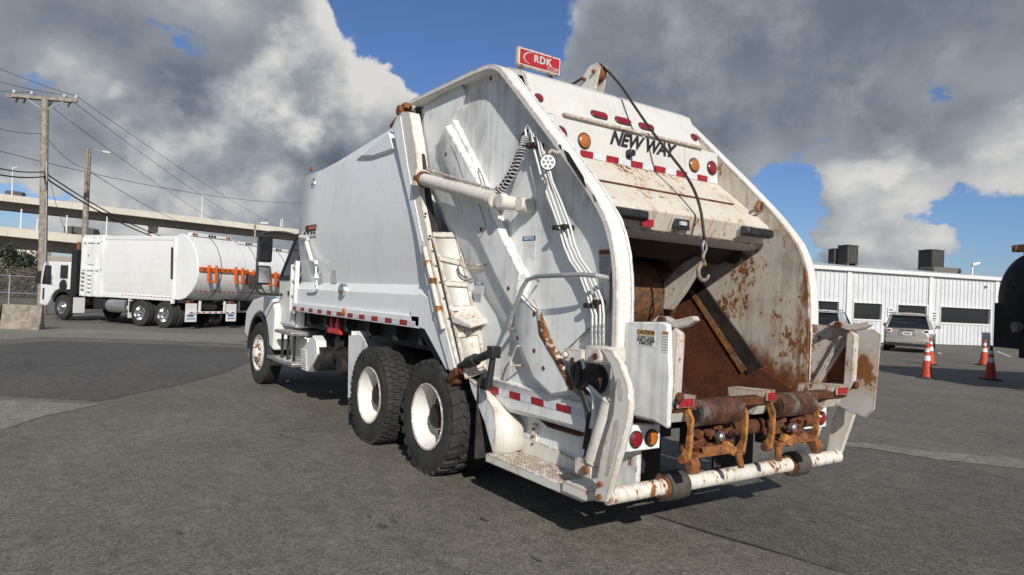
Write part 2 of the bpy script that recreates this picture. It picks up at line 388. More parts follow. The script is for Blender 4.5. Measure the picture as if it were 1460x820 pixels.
asphalt('asphalt_dark', (0.082, 0.079, 0.072), (0.120, 0.114, 0.103))
asphalt('asphalt_fresh', (0.034, 0.034, 0.034), (0.050, 0.049, 0.048))
asphalt('asphalt_pale', (0.19, 0.174, 0.146), (0.27, 0.248, 0.210))
asphalt('crack_seal', (0.022, 0.021, 0.02), (0.04, 0.038, 0.036))
asphalt('dry_grass', (0.10, 0.085, 0.055), (0.15, 0.125, 0.08), 0.3)

# ------------------------------------------------------------------ mesh builder
def frame_of(d):
    d = Vector(d).normalized()
    a = Vector((0, 0, 1)) if abs(d.z) < 0.9 else Vector((1, 0, 0))
    u = d.cross(a).normalized(); w = d.cross(u).normalized()
    return u, w
class MB:
    def __init__(s): s.v = []; s.f = []
    def add(s, vs, fs):
        o = len(s.v); s.v += [tuple(x) for x in vs]; s.f += [tuple(i+o for i in f) for f in fs]; return s
    def box(s, x0, x1, y0, y1, z0, z1):
        return s.add([(x, y, z) for x in (x0, x1) for y in (y0, y1) for z in (z0, z1)],
                     [(0, 1, 3, 2), (4, 6, 7, 5), (0, 4, 5, 1), (2, 3, 7, 6), (0, 2, 6, 4), (1, 5, 7, 3)])
    def obox(s, c, dims, rot=None):
        c = Vector(c); rot = rot or Matrix.Identity(3)
        vs = [c + rot @ Vector((sx*dims[0]/2, sy*dims[1]/2, sz*dims[2]/2)) for sx in (-1, 1) for sy in (-1, 1) for sz in (-1, 1)]
        return s.add(vs, [(0, 1, 3, 2), (4, 6, 7, 5), (0, 4, 5, 1), (2, 3, 7, 6), (0, 2, 6, 4), (1, 5, 7, 3)])
    def bar(s, p0, p1, w, h, up=(0, 0, 1)):
        p0, p1 = Vector(p0), Vector(p1); d = (p1-p0).normalized()
        a = d.cross(Vector(up)).normalized(); b = a.cross(d).normalized()
        vs = [p + a*(sa*w/2) + b*(sb*h/2) for p in (p0, p1) for sa in (-1, 1) for sb in (-1, 1)]
        return s.add(vs, [(0, 1, 3, 2), (4, 6, 7, 5), (0, 4, 5, 1), (2, 3, 7, 6), (0, 2, 6, 4), (1, 5, 7, 3)])
    def prism(s, poly, y0, y1):            # poly in XZ, extruded along Y
        n = len(poly)
        vs = [(x, y0, z) for x, z in poly] + [(x, y1, z) for x, z in poly]
        return s.add(vs, [tuple(range(n)), tuple(range(2*n-1, n-1, -1))] + [(i, (i+1) % n, n+(i+1) % n, n+i) for i in range(n)])
    def frustum(s, base, top):             # two loops of 3D points, same count
        n = len(base)
        return s.add(list(base)+list(top), [tuple(range(n)), tuple(range(2*n-1, n-1, -1))] + [(i, (i+1) % n, n+(i+1) % n, n+i) for i in range(n)])
    def poly(s, pts): return s.add(pts, [tuple(range(len(pts)))])
    def strip(s, A, B):
        n = len(A)
        return s.add(list(A)+list(B), [(i, i+1, n+i+1, n+i) for i in range(n-1)])
    def plate(s, pts, thick, nrm):         # planar outline given a thickness along nrm
        nrm = Vector(nrm).normalized()
        return s.frustum([Vector(p) for p in pts], [Vector(p)+nrm*thick for p in pts])
    def cyl(s, p0, p1, r0, r1=None, n=16, caps=True):
        r1 = r0 if r1 is None else r1
        p0, p1 = Vector(p0), Vector(p1); u, w = frame_of(p1-p0)
        vs = [p + (u*math.cos(2*math.pi*i/n)+w*math.sin(2*math.pi*i/n))*r for p, r in ((p0, r0), (p1, r1)) for i in range(n)]
        fs = [(i, (i+1) % n, n+(i+1) % n, n+i) for i in range(n)]
        if caps: fs += [tuple(range(n)), tuple(range(n, 2*n))]
        return s.add(vs, fs)
    def tube(s, pts, r, n=8, rf=None):
        pts = [Vector(p) for p in pts]; m = len(pts)
        vs = []; u = None
        for i, p in enumerate(pts):
            d = (pts[min(i+1, m-1)]-pts[max(i-1, 0)]).normalized()
            if u is None: u, w = frame_of(d)
            else:
                u = (u - d*u.dot(d)).normalized(); w = d.cross(u)
            rr = r if rf is None else rf(i/(m-1))*r
            vs += [p + (u*math.cos(2*math.pi*j/n)+w*math.sin(2*math.pi*j/n))*rr for j in range(n)]
        fs = [(i*n+j, i*n+(j+1) % n, (i+1)*n+(j+1) % n, (i+1)*n+j) for i in range(m-1) for j in range(n)]
        fs += [tuple(range(n)), tuple(range((m-1)*n, m*n))]
        return s.add(vs, fs)
    def lathe(s, prof, c, axis='Y', n=40, closed=False, caps=3):   # prof: (radius, offset along axis)
        c = Vector(c); m = len(prof); vs = []
        for r, a in prof:
            for i in range(n):
                t = 2*math.pi*i/n
                if axis == 'Y': vs.append(c+Vector((r*math.cos(t), a, r*math.sin(t))))
                elif axis == 'Z': vs.append(c+Vector((r*math.cos(t), r*math.sin(t), a)))
                else: vs.append(c+Vector((a, r*math.cos(t), r*math.sin(t))))
        fs = [(j*n+i, j*n+(i+1) % n, (j+1)*n+(i+1) % n, (j+1)*n+i) for j in range(m-1) for i in range(n)]
        if closed: fs += [((m-1)*n+i, (m-1)*n+(i+1) % n, (i+1) % n, i) for i in range(n)]
        else: fs += ([tuple(range(n))] if caps & 1 else []) + ([tuple(range((m-1)*n, m*n))] if caps & 2 else [])
        return s.add(vs, fs)
    def mirror(s):                          # add the copy on the other side of the XZ plane
        o = len(s.v); s.v += [(x, -y, z) for x, y, z in s.v]; s.f += [tuple(i+o for i in reversed(f)) for f in list(s.f)]; return s
    def flipped(s):
        m = MB(); m.v = [(x, -y, z) for x, y, z in s.v]; m.f = [tuple(reversed(f)) for f in s.f]; return m
    def xform(s, M):
        s.v = [tuple(M @ Vector(v)) for v in s.v]; return s
    def mesh(s, name, mat, ang=32):
        me = bpy.data.meshes.new(name); me.from_pydata(s.v, [], s.f)
        bm = bmesh.new(); bm.from_mesh(me); bmesh.ops.recalc_face_normals(bm, faces=bm.faces); bm.to_mesh(me); bm.free()
        for p in me.polygons: p.use_smooth = True
        me.set_sharp_from_angle(angle=R(ang))
        me.materials.append(MATS[mat]); me.update()
        return me
    def build(s, name, mat, parent=None, bevel=0.0, solid=0.0, ang=32):
        o = bpy.data.objects.new(name, s.mesh(name, mat, ang)); col.objects.link(o)
        if parent is not None: o.parent = parent
        if solid:
            md = o.modifiers.new('solid', 'SOLIDIFY'); md.thickness = solid; md.offset = 0
        if bevel:
            md = o.modifiers.new('bevel', 'BEVEL'); md.width = bevel; md.segments = 2; md.limit_method = 'ANGLE'; md.angle_limit = R(38)
        return o
def empty(name, loc=(0, 0, 0), rz=0.0):
    o = bpy.data.objects.new(name, None); col.objects.link(o); o.location = loc; o.rotation_euler = (0, 0, rz); o.empty_display_size = 0.2
    return o
def tag(o, label, cat, group=None):
    o['label'] = label; o['category'] = cat
    if group: o['group'] = group
    return o
def struct(o): o['kind'] = 'structure'; return o
def stuff(o): o['kind'] = 'stuff'; return o
def copy_tree(o, parent=None):
    c = o.copy(); col.objects.link(c); c.parent = parent
    for ch in list(o.children): copy_tree(ch, c)
    return c
def textmesh(txt, size, mat, M, name, parent, shear=0.0, offset=0.0, ext=0.002, spacing=1.0, xs=1.0):
    cu = bpy.data.curves.new(name, 'FONT'); cu.body = txt; cu.size = size; cu.shear = shear; cu.offset = offset; cu.extrude = ext
    cu.space_character = spacing; cu.align_x = 'CENTER'; cu.align_y = 'CENTER'; cu.resolution_u = 3
    t = bpy.data.objects.new(name, cu); col.objects.link(t)
    dg = bpy.context.evaluated_depsgraph_get()
    me = bpy.data.meshes.new_from_object(t.evaluated_get(dg)); bpy.data.objects.remove(t)
    me.transform(M @ Matrix.Diagonal((xs, 1, 1, 1)))
    me.materials.clear(); me.materials.append(MATS[mat])
    o = bpy.data.objects.new(name, me); col.objects.link(o); o.parent = parent
    return o
def basis(o, x, y):                        # 4x4 with local x, y axes given (text plane)
    x = Vector(x).normalized(); y = Vector(y).normalized(); z = x.cross(y).normalized(); y = z.cross(x)
    return Matrix(((x.x, y.x, z.x, o[0]), (x.y, y.y, z.y, o[1]), (x.z, y.z, z.z, o[2]), (0, 0, 0, 1)))
def smoothpath(pts, n=6):
    pts = [Vector(p) for p in pts]; out = []
    for i in range(len(pts)-1):
        p0 = pts[max(i-1, 0)]; p1 = pts[i]; p2 = pts[i+1]; p3 = pts[min(i+2, len(pts)-1)]
        for j in range(n):
            t = j/n
            out.append(0.5*((2*p1)+(p2-p0)*t+(2*p0-5*p1+4*p2-p3)*t*t+(3*p1-p0-3*p2+p3)*t*t*t))
    out.append(pts[-1]); return out
# ================================================================== setting: ground
def zg(X): return -0.011*max(0.0, min(X, 60.0)-9.0)      # the yard falls gently away for drainage
def HG(x, y):
    p = HZ(x, y, 0)
    for _ in range(12): p = HZ(x, y, zg(p.x))
    return p
def GD(x, depth):                                         # ground point seen at column x at a given depth
    p = None; z = 0
    for _ in range(8):
        d0 = Fv + Rv*((x-IW/2)/FPX); dz = (z-CZ)/depth; v = (dz-d0.z)/Uv.z
        p = CAM + (d0+Uv*v)*depth; z = zg(p.x)
    return p
gm = MB()
xs = [-900, -40, -10, 0, 9, 20, 30, 45, 60, 200, 3000]
gm.strip([(x, -2500, zg(x)) for x in xs], [(x, 2500, zg(x)) for x in xs])
ground = struct(gm.build('ground', 'asphalt', ang=5))
def patch(name, pts, mat, lift=.004, jag=0.0):
    P = [HG(x, y) for x, y in pts]; out = []
    for i, p in enumerate(P):
        q = P[(i+1) % len(P)]; n = max(2, int((q-p).length/0.5)) if jag else 2
        n = min(n, 40)
        for j in range(n-1 if n > 1 else 1):
            c = p.lerp(q, j/max(1, n-1)); 
            c = c+Vector((random.uniform(-jag, jag), random.uniform(-jag, jag), 0)); out.append((c.x, c.y, zg(c.x)+lift))
    # split at the breaks of slope by fan of thin strips: triangulate
    m = MB(); m.poly(out)
    o = m.build(name, mat, None, ang=5)
    bm = bmesh.new(); bm.from_mesh(o.data)
    bmesh.ops.triangulate(bm, faces=bm.faces)
    for xb in (9.0, 14.0, 20.0, 26.0): bmesh.ops.bisect_plane(bm, geom=bm.verts[:]+bm.edges[:]+bm.faces[:], plane_co=(xb, 0, 0), plane_no=(1, 0, 0))
    for v in bm.verts: v.co.z = zg(v.co.x)+lift
    bm.to_mesh(o.data); bm.free()
    return struct(o)
patch('asphalt_patch', [(-120, 500), (0, 493), (66, 486), (230, 491), (352, 497), (352, 519), (300, 539), (212, 559), (138, 573), (0, 567), (-160, 560)], 'asphalt_dark', .004, .09)
patch('worn_patch', [(-160, 566), (0, 570), (137, 576), (70, 592), (0, 611), (-160, 650)], 'asphalt_pale', .0065, .09)
0 and patch('worn_seam', [(137, 576), (212, 561), (300, 541), (356, 520), (356, 523.5), (302, 545), (214, 565), (140, 579)], 'asphalt_pale', .012, .05)
patch('worn_lane', [(-100, 470), (110, 470), (350, 478), (352, 492), (232, 486), (66, 481), (-100, 492)], 'asphalt_pale', .0065, .15)
patch('dust_streak', [(1195, 630), (1240, 631), (1330, 645), (1470, 657), (1470, 668), (1340, 655), (1250, 643), (1190, 634)], 'asphalt_pale', .008, .10)
patch('asphalt_patch', [(925, 735), (1040, 770), (1150, 801), (1330, 850), (1750, 850), (1750, 700), (1470, 668), (1340, 655), (1250, 643), (1190, 634), (1120, 640), (1000, 690)], 'asphalt_mid', .004, .03)
patch('sealed_crack', [(930, 734), (985, 751), (1040, 768), (1090, 782), (1150, 800), (1151, 801.5), (1089, 784), (1039, 770), (984.5, 753), (930, 735.5)], 'asphalt_fresh', .0065, .012)
struct(bpy.data.objects['ground'])
# parking bay stripes in front of the office
for a, b in (((1323, 489), (1341, 505)), ((1412, 497), (1441, 509))):
    A, B = HG(*a), HG(*b); d = (B-A).normalized(); n = Vector((-d.y, d.x, 0))*.06
    o = MB().poly([(q.x, q.y, zg(q.x)+.006) for q in (A-n, B-n, B+n, A+n)]).build('bay_stripe', 'line_white'); struct(o)
# dry grass verge beyond the yard
vg = MB(); vpts = [GD(-400, 52), GD(-100, 47), GD(120, 50), GD(330, 60), GD(420, 75), GD(420, 300), GD(-400, 300)]
m = vg.poly([(p.x, p.y, zg(p.x)+.02) for p in vpts]).build('grass_verge', 'dry_grass'); struct(m)

for i, (x, y, r_) in enumerate(((255, 760, .06), (547, 752, .08), (526, 737, .05), (562, 744, .06), (690, 742, .05), (445, 615, .04), (1160, 745, .04), (765, 798, .06))):
    rnd = random.Random(100+i); c = HG(x, y)
    out = [(c.x+math.cos(a)*r_*.6*rnd.uniform(.5, 1.3)*1.5, c.y+math.sin(a)*r_*.6*rnd.uniform(.4, 1.1)*.7, .010) for a in [6.283*j/11 for j in range(11)]]
    struct(MB().poly(out).build('oil_stain', 'asphalt_dark'))
# ================================================================== the garbage truck
truck = tag(empty('garbage_truck'), 'large white rear loader garbage truck with rusty open hopper in the foreground', 'garbage truck')
C = [(.80, 3.565), (.11, 3.565), (-.51, 3.563), (-.65, 3.553), (-.76, 3.53), (-.86, 3.478), (-1.05, 3.306), (-1.34, 3.037), (-1.62, 2.776), (-1.925, 2.48), (-2.03, 2.37), (-2.12, 2.265), (-2.20, 2.165),
     (-2.255, 2.06), (-2.30, 1.93), (-2.325, 1.80), (-2.338, 1.66), (-2.345, 1.45), (-2.345, 0.95)]
YF, YP = 1.12, 1.00

# ---- wheels
def tyre_mesh(kind):
    m = MB(); Rt, w = 0.515, 0.135
    prof = [(.300, -.115), (.33, -.128), (.40, -.138), (.46, -.135), (.492, -.122)]
    if kind == 'rib':
        for a in (-.112, -.066, -.060, -.022, -.016, .016, .022, .060, .066, .112):
            pass
        tr = [(.510, -.112), (.512, -.068), (.498, -.066), (.498, -.058), (.514, -.056), (.514, -.022), (.500, -.020), (.500, -.012), (.515, -.010),
              (.515, .010), (.500, .012), (.500, .020), (.514, .022), (.514, .056), (.498, .058), (.498, .066), (.512, .068), (.510, .112)]
    else:
        tr = [(.498, -.112), (.500, 0), (.498, .112)]
    prof = prof + tr + [(r, -a) for r, a in reversed(prof)]
    # sidewall ring bead on the outer side
    m.lathe(prof, (0, 0, 0), 'Y', 64, closed=True)
    def block(t0, t1, a0, a1, r0, r1, skew=0.0, sh=0.0):
        vs = []
        for r in (r0, r1):
            for a, dt in ((a0, 0), (a1, skew)):
                for t in (t0+dt, t1+dt):
                    tp = t + (0.012 if (r == r1 and t == t0+dt) else (-0.012 if r == r1 else 0))
                    rr = r - (sh if abs(a) > .12 else 0)
                    vs.append((rr*math.cos(tp), a, rr*math.sin(tp)))
        m.add(vs, [(0, 1, 3, 2), (4, 6, 7, 5), (0, 4, 5, 1), (2, 3, 7, 6), (0, 2, 6, 4), (1, 5, 7, 3)])
    if kind == 'lug':
        N = 26
        for i in range(N):
            t = 2*math.pi*i/N; st = 2*math.pi/N
            for sgn, off in ((1, 0), (-1, .5)):
                t0 = t+off*st
                block(t0, t0+st*.60, sgn*.055, sgn*.137, .485, .522, sgn*0+0.05, .012)
                block(t0+st*.18, t0+st*.74, sgn*.004, sgn*.052, .485, .522, -0.06)
    elif kind == 'block':
        N = 46
        for i in range(N):
            t = 2*math.pi*i/N; st = 2*math.pi/N
            for j, (a0, a1) in enumerate(((-.134, -.080), (-.072, -.006), (.006, .072), (.080, .134))):
                t0 = t+(j % 2)*.5*st
                block(t0, t0+st*.78, a0, a1, .485, .517, 0.015 if j % 2 else -0.015, .010)
    return m.mesh('tyre', 'rubber', 28)
TY = {k_: tyre_mesh(k_) for k_ in ('lug', 'block', 'rib')}
def rim_dish():
    m = MB()
    m.lathe([(.298, .118), (.303, .128), (.296, .134), (.285, .130), (.279, .100), (.262, .070), (.256, .00), (.250, -.062), (.215, -.075), (.17, -.055), (.145, -.050), (.10, -.050)], (0, 0, 0), 'Y', 48, caps=2)
    m.lathe([(.298, -.118), (.303, -.13), (.285, -.13), (.262, -.07), (.25, -.085)], (0, 0, 0), 'Y', 48, caps=0)
    return m
def rim_front():
    m = MB()
    m.lathe([(.298, .118), (.303, .128), (.296, .134), (.285, .130), (.270, .095), (.255, .060), (.235, .085), (.20, .115), (.165, .125), (.10, .125)], (0, 0, 0), 'Y', 48, caps=2)
    m.lathe([(.298, -.118), (.303, -.13), (.285, -.13), (.262, -.07), (.25, -.02)], (0, 0, 0), 'Y', 48, caps=0)
    return m
RIM = {'dish': rim_dish().mesh('wheel', 'white_rim'), 'front': rim_front().mesh('wheel', 'white_rim')}
def ring(r, n, a0, a1, rad, sides=6):
    m = MB()
    for i in range(n):
        t = 2*math.pi*i/n
        m.cyl((r*math.cos(t), a0, r*math.sin(t)), (r*math.cos(t), a1, r*math.sin(t)), rad, rad, sides)
    return m
NUT = {'dish': ring(.143, 10, -.052, -.01, .017).mesh('lug_nut', 'rust'), 'front': ring(.143, 10, .12, .165, .017).mesh('lug_nut', 'rust_orange')}
HOLE = {'dish': ring(.207, 8, -.076, -.068, .033, 14).mesh('hand_hole', 'grease_steel'), 'front': ring(.222, 8, .088, .0985, .025, 14).mesh('hand_hole', 'grease_steel')}  # dark discs painting the shade inside the hand holes
HUB = {'dish': MB().lathe([(.115, -.06), (.112, .03), (.095, .05), (.05, .058)], (0, 0, 0), 'Y', 24).mesh('hub', 'grease_steel'),
       'front': MB().lathe([(.085, .12), (.082, .19), (.065, .205), (.03, .208)], (0, 0, 0), 'Y', 24).mesh('hub', 'white_rim')}
def wheel(X, Y, kind, rim, side=1, turn=0.0, spin=0.0, hub=True):
    w = bpy.data.objects.new('wheel', RIM[rim]); col.objects.link(w); w.parent = truck
    w.location = (X, Y, 0.505); w.rotation_euler = (0, spin, (0 if side > 0 else math.pi)+turn)
    for nm, me in (('tyre', TY[kind]), ('lug_nuts', NUT[rim]), ('hand_hole_shades', HOLE[rim]), ('hub', HUB[rim])):
        if not hub and nm != 'tyre': continue
        o = bpy.data.objects.new(nm, me); col.objects.link(o); o.parent = w
    return w
for s in (1, -1):
    wheel(0, s*1.06, 'lug', 'dish', s, spin=.3)
    wheel(0, s*.73, 'lug', 'dish', -s, hub=False)
    wheel(1.335, s*1.06, 'block', 'dish', s, spin=1.1)
    wheel(1.335, s*.73, 'block', 'dish', -s, hub=False)
    wheel(6.17, s*1.0, 'rib', 'front', s, turn=R(2))

# ---- chassis
for s in (1, -1):
    MB().box(-1.0, 7.0, s*.43-.04, s*.43+.04, .78, 1.05).build('frame_rail', 'chassis', truck, .006)
for X in (0, 1.335):
    m = MB(); m.cyl((X, -1.0, .505), (X, 1.0, .505), .085, n=16); m.lathe([(.05, -.2), (.22, -.13), (.26, 0), (.22, .13), (.05, .2)], (X, 0, .50), 'Y', 20)
    m.build('axle', 'chassis', truck)
MB().cyl((6.17, -.9, .47), (6.17, .9, .47), .06).build('axle', 'chassis', truck)
MB().cyl((1.4, 0, .62), (4.6, 0, .72), .06).build('drive_shaft', 'chassis', truck)
for s in (1, -1):
    m = MB(); m.box(-.15, 1.5, s*.55-.05, s*.55+.05, .62, .72); m.box(.45, .88, s*.55-.07, s*.55+.07, .55, .82); m.build('suspension_beam', 'chassis', truck, .01)
    for X in (-.28, .98, 1.62): MB().cyl((X, s*.53, .58), (X, s*.53, .95), .11, .12, 16).build('air_bag', 'rubber', truck)
for X in (-.6, .65, 2.2, 3.4, 4.4): MB().box(X-.05, X+.05, -.39, .39, .82, 1.0).build('cross_member', 'chassis', truck)
m = MB(); m.box(2.45, 3.2, .30, .70, .62, 1.05); m.cyl((2.55, .80, .78), (3.15, .80, .78), .16); m.cyl((2.9, .72, .95), (2.9, .98, .95), .10); m.cyl((2.75, .72, .66), (2.75, 1.0, .66), .12)
m.build('hydraulic_pump', 'grease_steel', truck, .008)
m = MB(); m.cyl((2.3, -.95, .72), (4.2, -.95, .72), .28, n=28); m.build('fuel_tank', 'aluminium', truck)
m = MB(); m.cyl((3.9, 0, .95), (4.6, 0, .95), .3); m.box(3.2, 4.6, -.35, .35, .7, 1.2); m.build('gearbox', 'chassis', truck, .02)
# white mud guard in front of the tandem
m = MB(); m.prism(XZ([(497, 478), (515, 478), (523, 494), (506, 530), (503, 567), (496, 567)], 1.18), 1.165, 1.18); m.build('mud_guard', 'white_side_brightened', truck)
MB().box(1.96, 1.975, .62, 1.163, .36, 1.15).build('mud_flap', 'white_side_brightened', truck)
MB().box(1.93, 1.945, .62, 1.17, .22, .50).build('mud_flap', 'rubber', truck)
for s in (1, -1): MB().box(-.80, -.785, s*.85-.3, s*.85+.3, .30, .95).build('mud_flap', 'rubber', truck)
# battery box and steps under the cab
m = MB(); m.prism(XZ([(430, 497), (446, 478), (451, 486), (452, 505), (439, 530), (436, 530), (434, 520)], 1.12), .98, 1.12); bb = m.build('tank_cover', 'white_clean', truck, .015)
for i in range(9):
    a = HY(430+1.0*i*.2, 498+i*3.4, 1.12)
    MB().box(a.x-.20, a.x+.02, 1.118, 1.132, a.z-.012, a.z+.006).build('louvre', 'white_clean', bb)
MB().cyl((3.35, .62, .70), (3.35, 1.09, .70), .17, n=24).build('air_tank', 'black_paint', truck)
m = MB(); m.box(4.0, 4.75, .6, 1.02, .55, .92); m.build('battery_box', 'aluminium', truck, .02)
for (x0, x1, z) in ((4.05, 5.35, .50), (4.15, 5.0, .93)):
    st = MB().box(x0, x1, .70, 1.20, z, z+.05).build('step', 'aluminium', truck, .008)
    for i in range(9): MB().box(x0+.05+i*(x1-x0-.1)/9, x0+.09+i*(x1-x0-.1)/9, .74, 1.18, z+.0505, z+.056).build('tread_bar', 'aluminium', st)
for X in (4.25, 4.55, 4.85): MB().box(X-.015, X+.015, 1.10, 1.13, .54, .94).build('step_strap', 'black_paint', truck)
# red safety triangles stored under the body
for X in (2.76, 2.98): MB().frustum([(X-.13, 1.02, 1.06), (X+.13, 1.02, 1.06), (X, 1.02, 1.28)], [(X-.13, 1.05, 1.06), (X+.13, 1.05, 1.06), (X, 1.05, 1.28)]).build('warning_triangle', 'red_plastic', truck)

# ---- cab
cabm = MB()
prof = [(4.50, 1.02), (4.50, 2.38), (4.60, 2.50), (4.90, 2.52), (5.04, 2.44), (5.44, 1.70), (5.44, 1.02)]
def inset(p, y, yt): return [(x, y if z < 1.8 else yt, z) for x, z in p]
cabm.frustum([(x, -(1.03 if z < 1.8 else .90), z) for x, z in prof], [(x, (1.03 if z < 1.8 else .90), z) for x, z in prof])
cabm.build('cab_shell', 'white_clean', truck, .05)
hood = MB()
hood.frustum([(5.40, -.84, 1.02), (5.40, -.84, 1.66), (5.40, .84, 1.66), (5.40, .84, 1.02)], [(7.25, -.66, .80), (7.20, -.60, 1.36), (7.20, .60, 1.36), (7.25, .66, .80)])
hood.build('hood', 'white_clean', truck, .07)
MB().box(7.24, 7.30, -.42, .42, .85, 1.28).build('grille', 'chrome', truck, .02)
MB().box(7.2, 7.42, -.92, .92, .45, .74).build('bumper', 'chrome', truck, .05)
for s in (1, -1):
    f = MB(); arc = [(6.17+.66*math.cos(t), .52+.66*math.sin(t)) for t in [math.pi*i/14 for i in range(15)]]
    outer = [(5.25, .80)] + [(5.28, 1.28), (5.55, 1.44), (6.1, 1.42), (6.75, 1.34), (7.12, 1.18), (7.2, .80)]
    f.prism([(5.30, .62), (5.26, 1.25), (5.45, 1.42), (6.0, 1.46), (6.7, 1.38), (7.12, 1.18), (7.2, .75)] + [p for p in arc if p[1] > .60][0:], s*.70, s*1.13)
    f.build('fender', 'white_clean', truck, .04)
    l = MB(); a2 = [(6.17+.60*math.cos(t), .52+.60*math.sin(t)) for t in [math.pi*i/14 for i in range(15)]]
    l.prism([p for p in arc]+[p for p in reversed(a2)], s*.72, s*1.155); l.build('wheel_arch_lip', 'black_plastic', truck)
    # door
    dY = 1.032
    d = MB().prism([(4.58, 1.06), (4.58, 1.76), (5.40, 1.76), (5.40, 1.30), (5.28, 1.06)], s*dY, s*(dY+.012)).build('door', 'white_clean', truck, .008)
    MB().box(4.72, 4.90, s*1.05-.012, s*1.05+.012, 1.50, 1.56).build('handle', 'black_plastic', d)
    def sidept(x, z, o): return (x, s*((1.03+(.90-1.03)*max(0, min(1, (z-1.70)/(2.44-1.70))))+o), z)
    wn = [(4.66, 1.80), (4.68, 2.36), (4.95, 2.36), (5.29, 1.80)]
    MB().frustum([sidept(x, z, .012) for x, z in wn], [sidept(x, z, .02) for x, z in wn]).build('window', 'glass_dark', truck)
    fr = [(4.60, 1.75), (4.62, 2.42), (4.98, 2.42), (5.38, 1.75)]
    b_ = MB()
    for i in range(4): b_.bar(sidept(*fr[i], .012), sidept(*fr[(i+1) % 4], .012), .05, .05)
    b_.build('window_seal', 'black_plastic', truck)
    # mirrors
    my = s*1.36
    mr = MB(); mr.tube(smoothpath([(5.020, s*.93, 2.42), (5.120, s*1.10, 2.46), (5.130, s*1.38, 2.43), (5.120, my+s*.1, 2.36)], 5), .019); mr.tube(smoothpath([(5.120, my+s*.1, 2.40), (5.120, my+s*.1, 1.60), (5.150, s*1.3, 1.50), (5.220, s*1.04, 1.50)], 5), .019)
    mr = mr.build('mirror_arm', 'black_plastic', truck)
    MB().box(5.070, 5.170, my-.10, my+.11, 1.98, 2.40).build('mirror_housing', 'black_plastic', mr, .035)
    MB().box(5.080, 5.180, my-.10, my+.11, 1.64, 1.93).build('mirror_housing', 'black_plastic', mr, .04)
    MB().box(5.063, 5.069, my-.085, my+.095, 2.01, 2.37).build('mirror_glass', 'glass_dark', mr)
    MB().box(5.073, 5.079, my-.08, my+.09, 1.67, 1.90).build('mirror_glass', 'chrome', mr)
    hm = MB(); hm.tube([(6.75, s*.85, 1.38), (6.7, s*1.0, 1.62), (6.68, s*1.08, 1.66)], .012); hm.box(6.62, 6.70, s*1.1-.10, s*1.1+.10, 1.56, 1.80); hm.build('hood_mirror', 'black_plastic', truck, .015)
    hl = MB(); hl.lathe([(.17, -.05), (.17, .0), (.13, .06), (.05, .085)], (7.12, s*.80, 1.08), 'X', 24); hl.build('headlight', 'chrome', truck)
    # exhaust / grab rail behind the door
MB().tube([(4.56, 1.05, 1.30), (4.56, 1.10, 1.35), (4.56, 1.10, 1.95), (4.56, 1.04, 2.0)], .02).build('grab_handle', 'black_plastic', truck)
MB().poly([(5.08, -.80, 2.42), (5.08, .80, 2.42), (5.46, .93, 1.76), (5.46, -.93, 1.76)]).build('windshield', 'glass_dark', truck)
# white service ladder rails between cab and body
lad = MB()
lad.box(4.46, 4.50, 1.10, 1.15, 1.25, 1.95); lad.box(4.22, 4.27, 1.10, 1.16, 1.25, 2.0)
lad = lad.build('ladder', 'white_clean', truck, .004)
for z in (1.28, 1.50, 1.72, 1.92): MB().box(4.27, 4.46, 1.11, 1.14, z-.015, z+.015).build('rung', 'white_clean', lad)

# ---- packer body
def bodyY(z):                                # bulging upper wall
    if z <= 1.62: return 1.15
    return 1.05 + .085*math.sin(math.pi*min(1, max(0, (z-1.70)/1.75)))
def rear_x(z): return -.43+(z-1.05)*.512     # sloping joint with the tailgate
rows = [1.29, 1.42, 1.60]+[1.70+i*.095 for i in range(17)]
for s in (1, -1):
    w = MB(); A = []
    xs = [4.40, 4.25, 3.6, 2.9, 2.2, 1.5, None]
    for z in rows:
        A.append([(x if x is not None else rear_x(z)+.05, s*(1.13 if z < 1.65 else bodyY(z) - (.10 if x == 4.40 else 0)), z) for x in xs])
    for i in range(len(rows)-1): w.strip(A[i], A[i+1])
    w.build('body_wall', 'white_body_brightened', truck, ang=50)
    # roof shoulder
    top = [(4.40, 3.255), (2.6, 3.343), (1.37, 3.44), (.86, 3.56)]
    w = MB(); w.strip([(4.40, s*.96, 3.22), (2.6, s*1.065, 3.22), (1.37, s*1.065, 3.22), (.70, s*1.065, 3.22)], [(x-.0, s*(1.03 if i else .94), z-.03) for i, (x, z) in enumerate(top)])
    w.strip([(x, s*(1.03 if i else .94), z-.03) for i, (x, z) in enumerate(top)], [(x, s*.92, z+.03) for x, z in top])
    w.build('roof_shoulder', 'white_body_brightened', truck)
roof = MB(); roof.strip([(x, -.92, z+.03) for x, z in top], [(x, .92, z+.03) for x, z in top]); roof.build('body_roof', 'white_body_brightened', truck)
MB().box(4.30, 4.39, -.95, .95, 1.05, 3.20).build('front_bulkhead', 'white_body_brightened', truck)
MB().box(-.35, 4.38, -.95, .95, 1.06, 1.28).build('body_floor', 'chassis', truck)
for X in (.4, 1.0, 1.7, 2.4, 3.1, 3.8): MB().box(X-.04, X+.04, -1.08, 1.08, 1.12, 1.285).build('floor_rib', 'chassis', truck)
# wedge pad under the roof edge by the tailgate
w = MB(); wp = XZ([(500, 233), (556, 184), (566, 216), (528, 231)], 1.10)
w.frustum([(x, 1.06, z) for x, z in XZ([(497, 233), (556, 184), (566, 218), (515, 234)], 1.10)], [(x, 1.135, z) for x, z in XZ([(520, 222), (558, 190), (564, 212), (535, 222)], 1.10)])
w.build('roof_gusset', 'white_body_brightened', truck)
